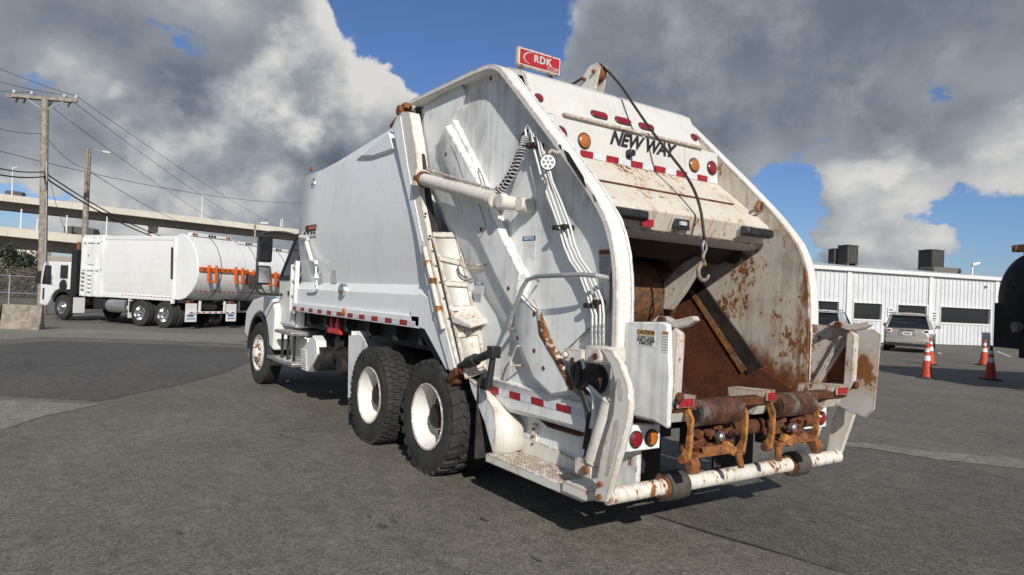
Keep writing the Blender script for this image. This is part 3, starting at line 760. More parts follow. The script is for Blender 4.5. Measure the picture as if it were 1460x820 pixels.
# lower rail with conspicuity tape
for s in (1, -1):
    rl = MB().prism([(4.30, 1.285), (4.30, 1.40), (.28, 1.40), (.28, 1.285)], s*1.13, s*1.165).build('lower_rail', 'white_body_brightened', truck, .006)
    n = 22; L = 3.9/n
    for i in range(n):
        x0 = 4.25-i*L
        MB().box(x0-L+.004, x0-.004, s*1.167-.0015, s*1.167+.0015, 1.30, 1.35).build('reflective_tape', 'tape_red' if i % 2 == 0 else 'tape_white', rl)
# body tail section (panel under the slope, angled down to the tyre)
m = MB().prism(XZ([(598, 417), (612, 424), (643, 520), (637, 528), (606, 470), (588, 463), (585, 440)], 1.16), 1.12, 1.165); m.build('tail_skirt', 'white_body_brightened', truck, .006)
MB().prism(XZ([(601, 458), (637, 522), (650, 560), (640, 540), (600, 470)], 1.1), .5, 1.12).build('wheel_well', 'chassis', truck)
# rear post of the body
pl = XZ([(561, 182), (566, 170), (575, 160), (586, 160), (594, 205), (604, 290), (622, 385), (645, 480), (657, 528), (643, 530), (618, 440), (596, 330), (578, 250)], 1.16)
pp = MB().prism(pl, 1.06, 1.18).build('body_post', 'white_frame', truck, .008)
pp2 = MB(); pp2.v = [(x, -y, z) for x, y, z in MB().prism(pl, 1.06, 1.18).v]; pp2.f = MB().prism(pl, 1.06, 1.18).f; pp2.build('body_post', 'white_frame', truck, .008)
sp = XZ([(561, 182), (571, 166), (582, 240), (600, 330), (628, 440), (650, 528), (641, 527), (616, 440), (594, 330), (575, 250)], 1.185)
MB().prism(sp, 1.181, 1.189).build('post_face', 'white_body_brightened', truck)
# little bolts and slots on the post face
for x, y in ((600, 305), (606, 337), (611, 352), (616, 372), (622, 395), (628, 418), (635, 447)):
    p = HY(x+8, y, 1.18); MB().cyl((p.x, 1.18, p.z), (p.x, 1.197, p.z), .011, n=8).build('bolt', 'rust', pp)
# tie rod running down the post
a, b = HY(605, 352, 1.21), HY(632, 470, 1.21)
tr_ = MB(); tr_.cyl(a, b, .022); tr_.cyl(HY(603, 345, 1.21), HY(606, 356, 1.21), .012); tr_.build('lock_rod', 'white_frame', truck)
for x, y in ((609, 375), (617, 400), (625, 440)):
    p = HY(x, y, 1.21); MB().obox(p, (.07, .05, .05)).build('rod_guide', 'rust_orange', truck, .005)
# top hinge pin, rusty
p = HY(576, 159, 1.10); h = MB(); h.cyl((p.x, 1.0, p.z), (p.x, 1.17, p.z), .055, n=14); h.obox((p.x-.03, 1.08, p.z-.09), (.14, .12, .14)); h.cyl((p.x+.1, 1.13, p.z-.06), (p.x+.24, 1.13, p.z-.12), .02); h.obox((p.x-.06, 1.1, p.z+.04), (.10, .08, .06)); h.build('hinge_pin', 'rust', truck, .008)
h = MB(); h.obox((p.x, 1.08, p.z+.055), (.11, .10, .03)); h.build('hinge_cap', 'white_frame', truck, .008)
# small plates and fittings on the body wall
def wplate(x0, y0, x1, y1, Y, mat, name, par=truck, t=.003):
    Y += bodyY(HY(x0, (y0+y1)/2, 1.11).z)-1.100
    a, b = HY(x0, y0, Y), HY(x1, y1, Y)
    return MB().box(b.x, a.x, Y, Y+t, b.z, a.z).build(name, mat, par)
wplate(472.5, 384, 479, 404, 1.108, 'decal_grey', 'data_plate'); wplate(456, 386, 459.5, 407, 1.108, 'decal_grey', 'decal')
wplate(430.5, 330.5, 450.5, 336.0, 1.112, 'decal_white', 'decal'); wplate(436, 322.5, 450.5, 329, 1.112, 'ink', 'decal_band'); wplate(440, 323.5, 450, 326, 1.116, 'decal_orange', 'decal_text')
for x, y in ((433, 331.5), (438, 331), (443, 331), (447, 330.6)): wplate(x, y, x+2.6, y+3, 1.1155, 'ink', 'decal_text')
p = HY(447, 263, 1.10); ey = bodyY(p.z)-.006; em = MB().lathe([(.085, 0), (.08, .012), (.02, .014)], (p.x, ey, p.z), 'Y', 28).build('emblem', 'chrome', truck)
MB().lathe([(.062, .013), (.02, .016)], (p.x, ey, p.z), 'Y', 24).build('emblem_centre', 'decal_grey', em)
MB().box(p.x-.03, p.x+.03, ey+.0155, ey+.0185, p.z-.006, p.z+.006).build('emblem_mark', 'ink', em)
p = HY(489, 413, 1.15); m = MB(); m.lathe([(.075, 0), (.075, .05), (.05, .075), (.02, .08)], (p.x, 1.12, p.z), 'Y', 20); m.build('work_light', 'chrome', truck)
p = HY(491, 444.5, 1.17); MB().lathe([(.045, 0), (.043, .02), (.02, .03)], (p.x, 1.166, p.z), 'Y', 18).build('side_marker', 'amber_lens', truck)
p = HY(443, 241, 1.05); MB().lathe([(.035, 0), (.03, .02)], (p.x, 1.03, p.z), 'Y', 14).build('marker_light', 'rust', truck)
# cable arm at the front of the body
m = MB(); pts = [HY(428, 338, 1.16), HY(439, 340, 1.16), HY(437, 346, 1.16), HY(444.5, 372, 1.16), HY(451, 374, 1.16)]
m.tube(pts, .028); m.build('stow_arm', 'white_clean', truck)
m = MB(); m.tube(smoothpath([HY(450, 375, 1.14), HY(451, 395, 1.14), HY(452, 414, 1.14), HY(447, 418, 1.14), HY(438, 418, 1.14)], 5), .012); m.build('cable_loop', 'steel', truck)
m = MB(); q_ = HY(451, 396, 1.15); m.cyl(q_-Vector((0.02, 0, .02)), q_+Vector((.02, 0, .05)), .035, .02); m.build('cable_clamp', 'white_clean', truck)

# ---- tailgate shell
def gate_poly():
    lower = [(-2.30, .72), (-.62, .72)]
    front = [(rear_x(z)-.13, z) for z in (1.05, 1.6, 2.2, 2.8, 3.3)]
    return C[:-1] + [(-2.345, .95)] + lower + front + [(.66, 3.45)]
for s in (1, -1):
    MB().prism(gate_poly(), s*.97, s*1.0).build('tailgate_side', 'white_side_brightened' if s > 0 else 'hopper_wall', truck)
    if s < 0: MB().prism(gate_poly(), s*1.001, s*1.01).build('tailgate_outer_skin', 'white_side_brightened', truck)
    # rim flange round the edge
    def offs(P, d):
        out = []
        for i, p in enumerate(P):
            a = Vector(P[max(i-1, 0)]); b = Vector(P[min(i+1, len(P)-1)]); t = (b-a).normalized()
            out.append((p[0]-t[1]*d, p[1]+t[0]*d))
        return out
    rimc = C
    inner = offs(rimc, .045)
    fl = MB().prism(rimc + inner[::-1], s*.985, s*YF).build('rim_flange', 'white_rim', truck, .006)
gate_roof = MB().prism([(.80, 3.56), (-.66, 3.548), (-.80, 3.525), (-.93, 3.475), (-1.02, 3.425), (-1.235, 3.02), (-1.20, 3.02), (-.99, 3.41), (-.64, 3.51), (.80, 3.52)], -.985, .985).build('upper_sheet', 'white_rear_sundimmed', truck, .004)
# seam line and tear on the upper sheet by the rim
# light panel box
lp = MB().prism([(-1.20, 3.035), (-1.375, 3.03), (-1.395, 2.735), (-1.20, 2.735)], -.985, .985).build('light_panel', 'white_rear_sundimmed', truck, .006)
MB().box(-1.405, -1.36, -.74, -.02, 3.028, 3.05).build('rain_lip', 'white_hood_sundimmed', lp, .004); MB().box(-1.405, -1.36, .0, .86, 3.028, 3.05).build('rain_lip', 'white_hood_sundimmed', lp, .004)
# hood over the hopper
hd = MB().prism([(-1.38, 2.735), (-1.395, 2.74), (-1.70, 2.505), (-1.935, 2.325), (-1.95, 2.30), (-1.885, 2.165), (-1.86, 2.165), (-1.91, 2.29), (-1.38, 2.70)], -.985, .985).build('hopper_hood', 'white_hood_sundimmed', truck, .006)
a, b = Vector((-1.70, 2.507)), Vector((-1.70, 2.507))
MB().bar((-1.708, .96, 2.508), (-1.708, -.80, 2.508), .012, .012).build('hood_seam', 'rust_dark', hd)
MB().prism([(-1.86, 2.165), (-1.885, 2.165), (-1.82, 2.12), (-1.74, 2.11), (-1.74, 2.14)], -.985, .985).build('hood_soffit', 'white_rear_sundimmed', truck)
# hinge lug on the hood end
p = HY(1082, 293, -.93); hl_ = MB().tube([Vector((p.x, p.y+.05, p.z-.03)), p+Vector((-.01, .02, .03)), p+Vector((-.02, -.02, .02)), p+Vector((0, -.04, -.04)), p+Vector((0, .03, -.05))], .014).build('lift_eye', 'rust', hd)

# lamps of the tailgate
def lamp(c, nrm, r, mat, name='lamp', stretch=0.0, along=(0, 1, 0), par=truck):
    nrm = Vector(nrm).normalized(); a = Vector(along).normalized(); u = nrm.cross(a).normalized(); n = 24
    def loop(rr, h):
        out = []
        for i in range(n):
            t = 2*math.pi*i/n; ca, sa = math.cos(t), math.sin(t)
            out.append(Vector(c)+a*(ca*rr+(stretch if ca > 0 else -stretch))+u*(sa*rr)+nrm*h)
        return out
    def ringm(loops):
        m = MB(); vs = sum(loops, []); k2 = len(loops)
        fs = [(j*n+i, j*n+(i+1) % n, (j+1)*n+(i+1) % n, (j+1)*n+i) for j in range(k2-1) for i in range(n)] + [tuple(range((k2-1)*n, k2*n)), tuple(range(n))]
        return m.add(vs, fs)
    g = ringm([loop(r*1.16, -.004), loop(r*1.16, .010), loop(r*1.02, .014), loop(r, .008)]).build(name, 'black_plastic', par)
    ringm([loop(r*.99, .005), loop(r*.98, .014), loop(r*.82, .022), loop(r*.4, .027)]).build('lens', mat, g)
    return g
nsl = Vector((-.415, 0, .215)).normalized(); nsl = Vector((-(3.425-3.02), 0, (1.235-1.02))).normalized()
def slope_pt(y, z): return (-1.02-(3.425-z)*.531, y, z)
nlp = Vector((-1, 0, .07))
for y in (.933, -.933): lamp(slope_pt(y*.985, 3.206), nsl, .036, 'red_lens', 'clearance_lamp')
for y in (.29, .015, -.27): lamp(slope_pt(y, 3.185), nsl, .034, 'red_lens', 'cluster_lamp', .055)
for y in (.644, -.644): lamp((-1.387, y, 2.87), nlp, .056, 'amber_lens', 'turn_lamp')
for y in (.885, -.885): lamp((-1.387, y, 2.88), nlp, .056, 'red_lens', 'brake_lamp')
n = 14
for i in range(n):
    y0 = .96-i*1.92/n
    MB().box(-1.3985, -1.3955, y0-1.92/n+.003, y0-.003, 2.742, 2.793).build('reflective_tape', 'tape_red' if i % 2 == 0 else 'tape_white', lp)
textmesh('NEW WAY', .155, 'ink', basis((-1.3872, .005, 2.945), (0, -1, 0), (.05, 0, 1)), 'lettering', lp, shear=.38, offset=.005, xs=1.0, spacing=.95)
cm = MB(); cm.obox((-1.425, .17, 2.845), (.06, .062, .05)); cm.obox((-1.40, .17, 2.815), (.02, .04, .03)); cm.build('rear_camera', 'black_plastic', truck, .01)
# black bumpers with marker lamps under the hood edge
for y in (.735, -.735):
    q_ = MB().prism([(-1.90, 2.29), (-1.985, 2.285), (-1.99, 2.215), (-1.86, 2.165)], y-.17, y+.17).build('lamp_bracket', 'white_rear_sundimmed', truck, .004)
    b_ = MB(); b_.frustum([(-1.985, y-.20, 2.20), (-1.985, y+.20, 2.20), (-1.985, y+.20, 2.285), (-1.985, y-.20, 2.285)], [(-2.05, y-.165, 2.215), (-2.05, y+.165, 2.215), (-2.05, y+.165, 2.27), (-2.05, y-.165, 2.27)])
    b_.build('strobe_lamp', 'black_plastic', truck, .012)
MB().box(-1.934, -1.930, .40, .53, 2.18, 2.235).xform(Matrix.Identity(4)).build('reflective_tape', 'tape_red', hd)
b_ = MB(); p = HX(972, 308, -1.93); b_.obox((-1.925, p.y, 2.235), (.03, .17, .075)); b_ = b_.build('licence_lamp', 'black_plastic', truck, .006); MB().obox((-1.945, p.y, 2.238), (.02, .07, .03)).build('lens', 'decal_grey', b_)

# roof sign RDK .COM
s0 = HX(735, 72, -.75); sg = MB().box(-.775, -.74, .43, .895, 3.575, 3.735).build('roof_sign', 'white_worn', truck, .006)
MB().box(-.779, -.7755, .445, .88, 3.588, 3.722).build('sign_face', 'decal_white', sg); MB().box(-.7825, -.7795, .452, .873, 3.594, 3.716).build('sign_panel', 'sign_red', sg)
TB = lambda y, z, X=-.7835: basis((X, y, z), (0, -1, 0), (0, 0, 1))
textmesh('RDK', .088, 'decal_grey', TB(.635, 3.662), 'lettering', sg, offset=.003, spacing=1.15)
textmesh('.COM', .050, 'decal_grey', TB(.525, 3.612), 'lettering', sg, spacing=1.1)
sw = MB(); A_, B_ = [], []
for i in range(17):
    t = R(75+i*11.5); wdt = .012*math.sin(math.pi*i/16)+.0015
    A_.append((-.7842, .755-(.085*math.cos(t)), 3.655+.052*math.sin(t))); B_.append((-.7842, .755-((.085-wdt)*math.cos(t)), 3.655+(.052-wdt)*math.sin(t)))
sw.strip(A_, B_).build('swoosh', 'decal_grey', sg)
for y in (.50, .82): MB().box(-.73, -.715, y-.02, y+.02, 3.54, 3.72).build('sign_bracket', 'white_worn', sg)
# winch sheave bracket and cable
sv = MB()
for y in (.05, .14):
    sv.prism([(-.55, 3.545), (-.62, 3.70), (-.70, 3.775), (-.80, 3.785), (-.86, 3.73), (-.84, 3.66), (-.80, 3.52)], y-.01-.1, y+.01-.1)
sv = sv.build('sheave_bracket', 'white_frame', truck, .004)
MB().lathe([(.075, -.03), (.075, -.02), (.055, -.008), (.055, .008), (.075, .02), (.075, .03)], (-.79, -.005, 3.70), 'Y', 24).build('sheave', 'rust', sv)
for z_, x_ in ((3.70, -.79), (3.66, -.66)): MB().cyl((x_, -.085, z_), (x_, .075, z_), .018, n=10).build('sheave_pin', 'rust', sv)
MB().box(-.70, -.60, -.05, .04, 3.60, 3.62).build('bracket_web', 'rust', sv)
cpts = [Vector((.5, .12, 3.60)), Vector((-.1, .06, 3.62)), Vector((-.5, .0, 3.70)), Vector((-.74, -.005, 3.765)), Vector((-.83, -.005, 3.757))]
for x, y, X in ((884, 121, -1.02), (905, 152, -1.25), (928, 185, -1.45), (952, 216, -1.62), (975, 246, -1.80), (990, 272, -1.93), (999, 300, -2.02), (1003, 330, -2.05), (1004.5, 346, -2.05)): cpts.append(HX(x, y, X))
MB().tube(smoothpath(cpts, 6), .0115, 8).build('winch_cable', 'cable', truck)
p = cpts[-1]
hk = MB(); hk.tube(smoothpath([p+Vector((0, 0, .03)), p+Vector((0, .022, -.04)), p+Vector((0, .0, -.085)), p+Vector((0, -.022, -.04)), p+Vector((0, 0, .03))], 6), .010)
hk.build('cable_thimble', 'steel', truck)
hk = MB(); hk.tube(smoothpath([p+Vector((0, 0, -.07)), p+Vector((0, .012, -.12)), p+Vector((0, -.008, -.15)), p+Vector((0, .0, -.17))], 4), .014)
c_ = p+Vector((0, -.005, -.225)); arc = [c_+Vector((0, .062*math.sin(t), .062*math.cos(t))) for t in [R(-10+i*24) for i in range(12)]]
hk.tube(smoothpath([p+Vector((0, 0, -.16))]+arc, 3), .017, 10, rf=lambda t: 1.0-.45*max(0, t-.75)/.25); hk.build('hook', 'hook_steel', truck)

# ---- hopper interior
fl = [(-2.62, 1.0), (-2.40, .96), (-2.15, .80), (-1.85, .68), (-1.5, .68), (-1.2, .78), (-.98, .98), (-.84, 1.25), (-.70, 1.45), (-.60, 2.1)]
fm = MB(); fm.strip([(x, -.965, z) for x, z in fl], [(x, .965, z) for x, z in fl]); fm.build('hopper_floor', 'rust_hopper', truck, solid=.02, ang=60)
pc = MB(); pc.cyl((-.86, -.50, 1.68), (-.86, .95, 1.68), .36, n=48); pc.build('packer_tube', 'rust_pack', truck)
pc = MB(); pc.cyl((-.86, -.70, 1.68), (-.86, -.505, 1.68), .365, n=48); pc.build('tube_end', 'rust_roll', truck)  # grey tube end coloured dark rust to carry the cavity shade
pc = MB(); pc.plate([HY(x, y, -.52) for x, y in ((1000, 372), (985, 362), (946, 402), (927, 438), (955, 442), (975, 415))], .06, (0, -1, 0)); pc.build('link_arm', 'white_worn', truck, .006)
MB().prism([(-1.74, 2.135), (-1.72, 2.135), (-1.44, 2.0), (-1.46, 2.0)], -.96, .96).build('cavity_shade_panel', 'grease_steel', truck); MB().prism([(-1.56, 2.101), (-.82, 2.101), (-.82, 2.13), (-1.56, 2.13)], -.96, .96).build('cavity_shade_plate', 'grease_steel', truck)  # dark panels added to blacken the shaded cavity under the hood
# side liner; the black diagonal plate stands in for a shaded recess beside it
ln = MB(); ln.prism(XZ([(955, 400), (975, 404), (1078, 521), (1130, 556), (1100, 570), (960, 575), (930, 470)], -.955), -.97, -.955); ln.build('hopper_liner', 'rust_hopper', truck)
tk = MB(); tk.prism(XZ([(974, 398), (992, 392), (1086, 522), (1066, 534)], -.945), -.97, -.945); tk.build('recess_shade', 'grease_steel', truck)
tk = MB(); tk.prism(XZ([(975, 405), (980, 402), (1064, 527), (1057, 532)], -.94), -.965, -.94); tk.build('recess_rail', 'rust_tube', truck)
for x, y in ((985, 350), (1045, 362)):
    p = HY(x, y, -.96); MB().lathe([(.09, 0), (.085, .03), (.05, .05)], (p.x, -.97, p.z), 'Y', 20).build('pivot_boss', 'grease_steel', truck)
# sill and roller assembly
sl = MB().prism([(-2.64, 1.04), (-2.70, 1.03), (-2.69, .98), (-2.50, .90), (-2.42, .96)], -.95, .95).build('hopper_sill', 'rust_dark', truck, .006)
for s in (1, -1):
    yo_ = .13   # the pair sits a little off centre
    rr_ = MB(); rr_.cyl((-2.66, (s*.41+yo_)-.20, .955), (-2.66, (s*.41+yo_)+.20, .955), .083, n=28); rr_ = rr_.build('sill_roller', 'rust_roll', truck)
    for e_ in (-1, 1):
        MB().cyl((-2.66, (s*.41+yo_)+e_*.205, .955), (-2.66, (s*.41+yo_)+e_*.215, .955), .062, n=22).build('roller_flange', 'grease_steel', rr_)
        yb = (s*.41+yo_)+e_*(.29 if e_ > 0 else .235)
        MB().prism([(-2.66, 1.02), (-2.70, 1.0), (-2.735, .93), (-2.732, .78), (-2.72, .69), (-2.68, .66), (-2.64, .68), (-2.69, .76), (-2.70, .88)], yb-.012, yb+.012).build('roller_bracket', 'rust_orange', rr_, .003)
        MB().cyl((-2.68, yb-.03, .685), (-2.68, yb+.03, .685), .028, n=14).build('bracket_pin', 'rust', rr_)
    m = MB(); m.box(-2.72, -2.60, (s*.41+yo_)-.22, (s*.41+yo_)+.22, .690, .712); m.obox((-2.70, (s*.41+yo_), .725), (.012, .30, .05), Matrix.Rotation(.5, 3, 'Y')); m.build('roller_tray', 'rust', rr_, .004)
    m = MB()
    for i in range(30):
        m.obox((-2.63+random.uniform(-.06, .05), (s*.41+yo_)+random.uniform(-.19, .19), .80+random.uniform(-.08, .05)), (random.uniform(.015, .05), random.uniform(.03, .11), random.uniform(.012, .04)), Matrix.Rotation(random.uniform(-1, 1), 3, Vector((random.random(), random.random(), random.random())).normalized()))
    stuff(m.build('latch_mechanism', 'rust_dark', rr_, .004))
    m = MB(); m.lathe([(.012, -.03), (.028, -.02), (.032, .012), (.018, .028)], (-2.69, (s*.39+yo_), .80), 'X', 18); m.build('chrome_ball', 'steel', rr_)
    m = MB(); m.obox((-2.70, (s*.31+yo_), .72), (.05, .10, .06), Matrix.Rotation(.5, 3, 'X')); m.build('latch_dog', 'rust_orange', rr_, .006)
    # hanging rusty lug
    m = MB(); yb = (s*.41+yo_)+s*.25
    m.prism([(-2.62, .69), (-2.72, .70), (-2.745, .66), (-2.735, .60), (-2.70, .60), (-2.68, .64)], yb-.035, yb+.035); m.build('hanger_lug', 'rust', truck, .006); MB().cyl((-2.70, (s*.22+yo_), .69), (-2.72, (s*.20+yo_), .59), .028, .02).build('hanger_pin', 'rust', truck)
    # frame cheeks behind
    MB().box(-2.55, -2.45, s*.40-.22, s*.40+.22, .66, .90).build('bracket_back', 'grease_steel', rr_)
for yc, wd_ in ((.885, .075), (.045, .045), (-.83, .075)):
    q_ = MB().frustum([(-2.63, yc-wd_*1.5, .90), (-2.63, yc+wd_*1.5, .90), (-2.42, yc+wd_*1.5, .90), (-2.42, yc-wd_*1.5, .90)][::-1], [(-2.715, yc-wd_*1.35, 1.075), (-2.715, yc+wd_*1.35, 1.075), (-2.42, yc+wd_*1.35, 1.06), (-2.42, yc-wd_*1.35, 1.06)][::-1])
    q_ = q_.build('sill_bracket', 'white_worn', truck, .004)
    MB().box(-2.722, -2.708, yc-wd_, yc+wd_, 1.005, 1.065).build('reflector_plate', 'white_worn', q_, .003)
    MB().box(-2.7255, -2.7225, yc-wd_*.86, yc+wd_*.86, 1.011, 1.060).build('reflector', 'tape_red', q_)
MB().cyl((-2.55, -.7, .80), (-2.55, .62, .80), .05).build('latch_shaft', 'rust_dark', truck)
MB().box(-2.40, -2.30, -.92, .92, .80, .95).build('tail_beam', 'chassis', truck, .01)
# tail lamp boxes under the sill
for s in (1, -1):
    tb = MB().box(-2.45, -2.38, s*.95-.15, s*.95+.15, .70, .86).build('lamp_box', 'white_side_brightened', truck, .006)
    lamp((-2.451, s*1.02, .775), (-1, 0, 0), .047, 'red_lens', 'tail_lamp', par=tb); lamp((-2.451, s*.885, .775), (-1, 0, 0), .047, 'amber_lens', 'turn_lamp', par=tb)
    MB().box(-2.0, -1.985, s*.55-.25, s*.55+.25, .25, .62).build('mud_flap', 'rubber', truck)
# ---- container arms / covers either side
cv = [(889, 459), (944, 459), (952, 463), (955, 540), (951, 612), (932, 601), (905, 594), (893, 590)]
cvp = XZ(cv, 1.05)
for s in (1, -1):
    if s > 0:
        c1 = MB().prism(cvp, 1.01, 1.05).build('arm_cover', 'white_side_brightened', truck, .012)
    else:
        pl2 = [(-2.33, 1.50), (-2.80, 1.50), (-2.86, 1.46), (-2.83, .90), (-2.76, .82), (-2.60, .86), (-2.33, .96)]
        c1 = MB().prism(pl2, -1.10, -1.085).build('arm_cover', 'arm_paint', truck, .006)
        MB().prism([(-2.335, 1.51), (-2.64, 1.51), (-2.66, 1.45), (-2.68, 1.06), (-2.335, 1.02)], -1.04, -1.02).build('arm_plate', 'white_worn', truck, .004)
        MB().bar((-2.40, -1.005, 1.05), (-2.63, -1.0, 1.47), .035, .028, (0, 1, 0)).build('arm_gusset', 'white_worn', truck, .004)
        MB().plate([(-2.45, -1.018, 1.06), (-2.665, -1.018, 1.08), (-2.655, -1.018, 1.40)], .004, (0, 1, 0)).build('arm_pocket', 'rust_dark', truck)
    # latch bar with pivot
    y_ = s*.97
    bar_ = MB().prism([(-2.70, 1.03), (-2.735, 1.07), (-2.745, 1.44), (-2.715, 1.485), (-2.675, 1.46), (-2.665, 1.07)], y_-.03, y_+.035).build('latch_plate', 'white_worn', truck, .008)
    MB().cyl((-2.70, y_-s*.0, 1.075), (-2.755, y_-s*.0, 1.075), .030, n=16).build('pivot_pin', 'rust_dark', bar_)
    lv = MB(); pts = [(-2.50, 1.505), (-2.56, 1.545), (-2.62, 1.545), (-2.68, 1.525), (-2.77, 1.545), (-2.83, 1.56), (-2.85, 1.535), (-2.79, 1.495), (-2.70, 1.475), (-2.60, 1.495)]
    lv.prism(pts, y_-.035, y_+.02); lv = lv.build('latch_lever', 'white_worn', truck, .01)
    MB().cyl((-2.61, y_-.05, 1.52), (-2.61, y_+.05, 1.52), .025, n=14).build('lever_pin', 'rust_dark', lv)
# decals on the left cover
def tagplate(x0, y0, x1, y1, Y, head, headmat, bodymat, lines, par, txt=None, tsz=.03):
    a, b = HY(x0, y0, Y), HY(x1, y1, Y); w_ = a.x-b.x; h_ = a.z-b.z
    pb = MB().box(b.x, a.x, Y, Y+.002, b.z, a.z).build('decal', bodymat, par)
    MB().box(b.x+.002, a.x-.002, Y+.0021, Y+.0032, a.z-h_*head, a.z-.002).build('decal_header', headmat, pb)
    cx_ = (a.x+b.x)/2
    if txt: textmesh(txt, tsz, 'ink' if headmat != 'decal_blue' else 'decal_white', basis((cx_, Y+.0036, a.z-h_*head*.5), (-1, 0, 0), (0, 0, 1)), 'lettering', pb, offset=.001, ext=.0005)
    if isinstance(lines, int):
        for i in range(lines):
            z = a.z-h_*(head+.06+(1-head-.1)*(i+.5)/lines); sh = random.uniform(.0, .25)*w_
            MB().box(b.x+w_*.07+sh, a.x-w_*.07, Y+.0021, Y+.0028, z-h_*.010, z+h_*.010).build('decal_text', 'decal_grey' if headmat == 'decal_blue' else 'ink', pb)
    else:
        for i, tx in enumerate(lines):
            z = a.z-h_*(head+.05+(1-head-.1)*(i+.5)/len(lines))
            textmesh(tx, tsz*.75, 'ink', basis((cx_, Y+.0026, z), (-1, 0, 0), (0, 0, 1)), 'lettering', pb, offset=.0006, ext=.0005, xs=min(1.0, w_*.9/(len(tx)*tsz*.43)))
tagplate(909.5, 469, 933.5, 495, 1.0505, .34, 'decal_yellow', 'decal_white', ['STAND CLEAR', 'WHEN CONTAINER', 'IS BEING LIFTED'], truck, 'CAUTION', .032)
tagplate(945, 472, 952.5, 503, 1.0505, .14, 'decal_orange', 'decal_white', 6, truck)
tagplate(745.5, 337, 763, 369, 1.0005, .22, 'decal_blue', 'decal_white', 7, truck, 'NOTICE', .034)
tagplate(676.5, 402.5, 689.5, 419, 1.0505, .26, 'decal_blue', 'decal_white', 5, truck, 'NOTICE', .024)
tagplate(855, 356, 871, 392, 1.0405, .22, 'decal_orange', 'decal_grey', 8, truck, 'WARNING', .028)

# ---- rear step bar with arms
MB().cyl((-2.462, -1.25, .455), (-2.462, 1.25, .455), .052, n=24).build('step_bar', 'bar_paint', truck)
for s in (1, -1):
    rb = MB(); rb.lathe([(.055, -.085), (.086, -.085), (.092, -.07), (.092, .07), (.086, .085), (.055, .085)], (-2.462, s*.68, .455), 'Y', 32); rb = rb.build('bar_roller', 'rubber_worn', truck)
    MB().lathe([(.052, -.10), (.07, -.10), (.07, -.086), (.052, -.086)], (-2.462, s*.68, .455), 'Y', 24, closed=True).build('roller_washer', 'rust', rb)
    MB().lathe([(.052, .10), (.07, .10), (.07, .086), (.052, .086)], (-2.462, s*.68, .455), 'Y', 24, closed=True).build('roller_washer', 'rust', rb)
    ap = XZ([(849, 714), (866, 716), (871, 700), (883, 655), (897, 603), (900, 575), (897, 548), (886, 518), (875, 500), (858, 496), (872, 520), (880, 548), (876, 590), (860, 640), (852, 690)], 1.26)
    slot1 = XZ([(879, 540), (884, 538), (889, 560), (887, 572), (882, 570), (881, 556)], 1.275); slot2 = XZ([(877, 600), (884, 597), (881, 625), (868, 678), (863, 680), (871, 635)], 1.275)
    arm = MB().prism(ap, s*1.225, s*1.275).build('bar_arm', 'white_frame', truck, .006)
    for sl_ in (slot1, slot2): MB().prism(sl_, s*1.2755, s*1.277).build('arm_slot', 'white_worn', arm)
    for x, y in ((857, 708), (858, 690)):
        p = HY(x, y, 1.27); MB().cyl((p.x, s*1.27, p.z), (p.x, s*1.295, p.z), .016, n=10).build('bolt', 'rust', arm)
    # pivot knuckle at the top of the arm
    p = HY(856, 508, 1.24); kn = MB(); kn.box(p.x-.02, p.x+.14, min(s*1.03, s*1.25), max(s*1.03, s*1.25), p.z-.05, p.z+.055); kn = kn.build('arm_knuckle', 'white_frame', truck, .012)
    MB().cyl((p.x-.005, s*1.2, p.z), (p.x-.005, s*1.285, p.z), .040, n=20).build('pivot_pin', 'white_frame', kn, .004); MB().cyl((p.x-.005, s*1.2855, p.z), (p.x-.005, s*1.29, p.z), .022, n=14).build('pin_head', 'rust_dark', kn)
    # lift cylinder
    a, b = HY(866, 572, 1.23), HY(840, 660, 1.23); a = Vector((a.x, s*1.19, a.z)); b = Vector((b.x, s*1.19, b.z))
    cyl_ = MB(); cyl_.cyl(a, b, .062, n=24); cyl_ = cyl_.build('lift_cylinder', 'white_frame', truck, .004)
    t_ = (a-b).normalized()
    MB().cyl(a, a+t_*.11, .028, n=14).build('cylinder_rod', 'chrome', cyl_); MB().obox(a+t_*.15, (.07, .06, .10)).build('rod_end', 'white_frame', cyl_, .012)
    MB().obox(b-t_*.05+Vector((.04, 0, 0)), (.16, .09, .10)).build('cylinder_foot', 'white_frame', cyl_, .008)
    MB().cyl(b-t_*.05+Vector((0, -.07, 0)), b-t_*.05+Vector((0, .07, 0)), .026, n=14).build('foot_pin', 'rust', cyl_)

# ---- side structure of the tailgate (left side modelled in full)
def fr(outer, base, y1, y0, mat, name, bev=.006):
    return MB().frustum([HY(x, y, y0) for x, y in base], [HY(x, y, y1) for x, y in outer]).build(name, mat, truck, bev)
fr([(607, 156), (631, 137), (658, 117), (663, 136), (645, 172), (690, 262), (731, 362), (752, 398), (737, 446), (722, 470), (712, 440), (668, 372), (642, 318), (618, 262), (604, 200)],
   [(601, 156), (629, 132), (661, 112), (668, 137), (655, 172), (698, 260), (738, 360), (760, 398), (744, 450), (722, 476), (706, 444), (662, 372), (634, 318), (610, 262), (599, 200)], 1.045, .99, 'white_side_brightened', 'front_plate')
fr([(624, 206), (635, 180), (682, 262), (716, 340), (741, 390), (738, 408), (733, 440), (712, 402), (668, 308)],
   [(620, 208), (645, 176), (692, 259), (727, 339), (751, 390), (745, 410), (732, 446), (708, 402), (663, 308)], 1.115, 1.03, 'white_side_brightened', 'diagonal_beam', .008)
fr([(738, 420), (764, 444), (769, 478), (797, 526), (812, 556), (786, 562), (762, 540), (737, 480)],
   [(733, 418), (772, 440), (797, 498), (812, 524), (829, 566), (786, 567), (758, 545), (731, 482)], 1.10, .99, 'white_side_brightened', 'lower_cover', .008)
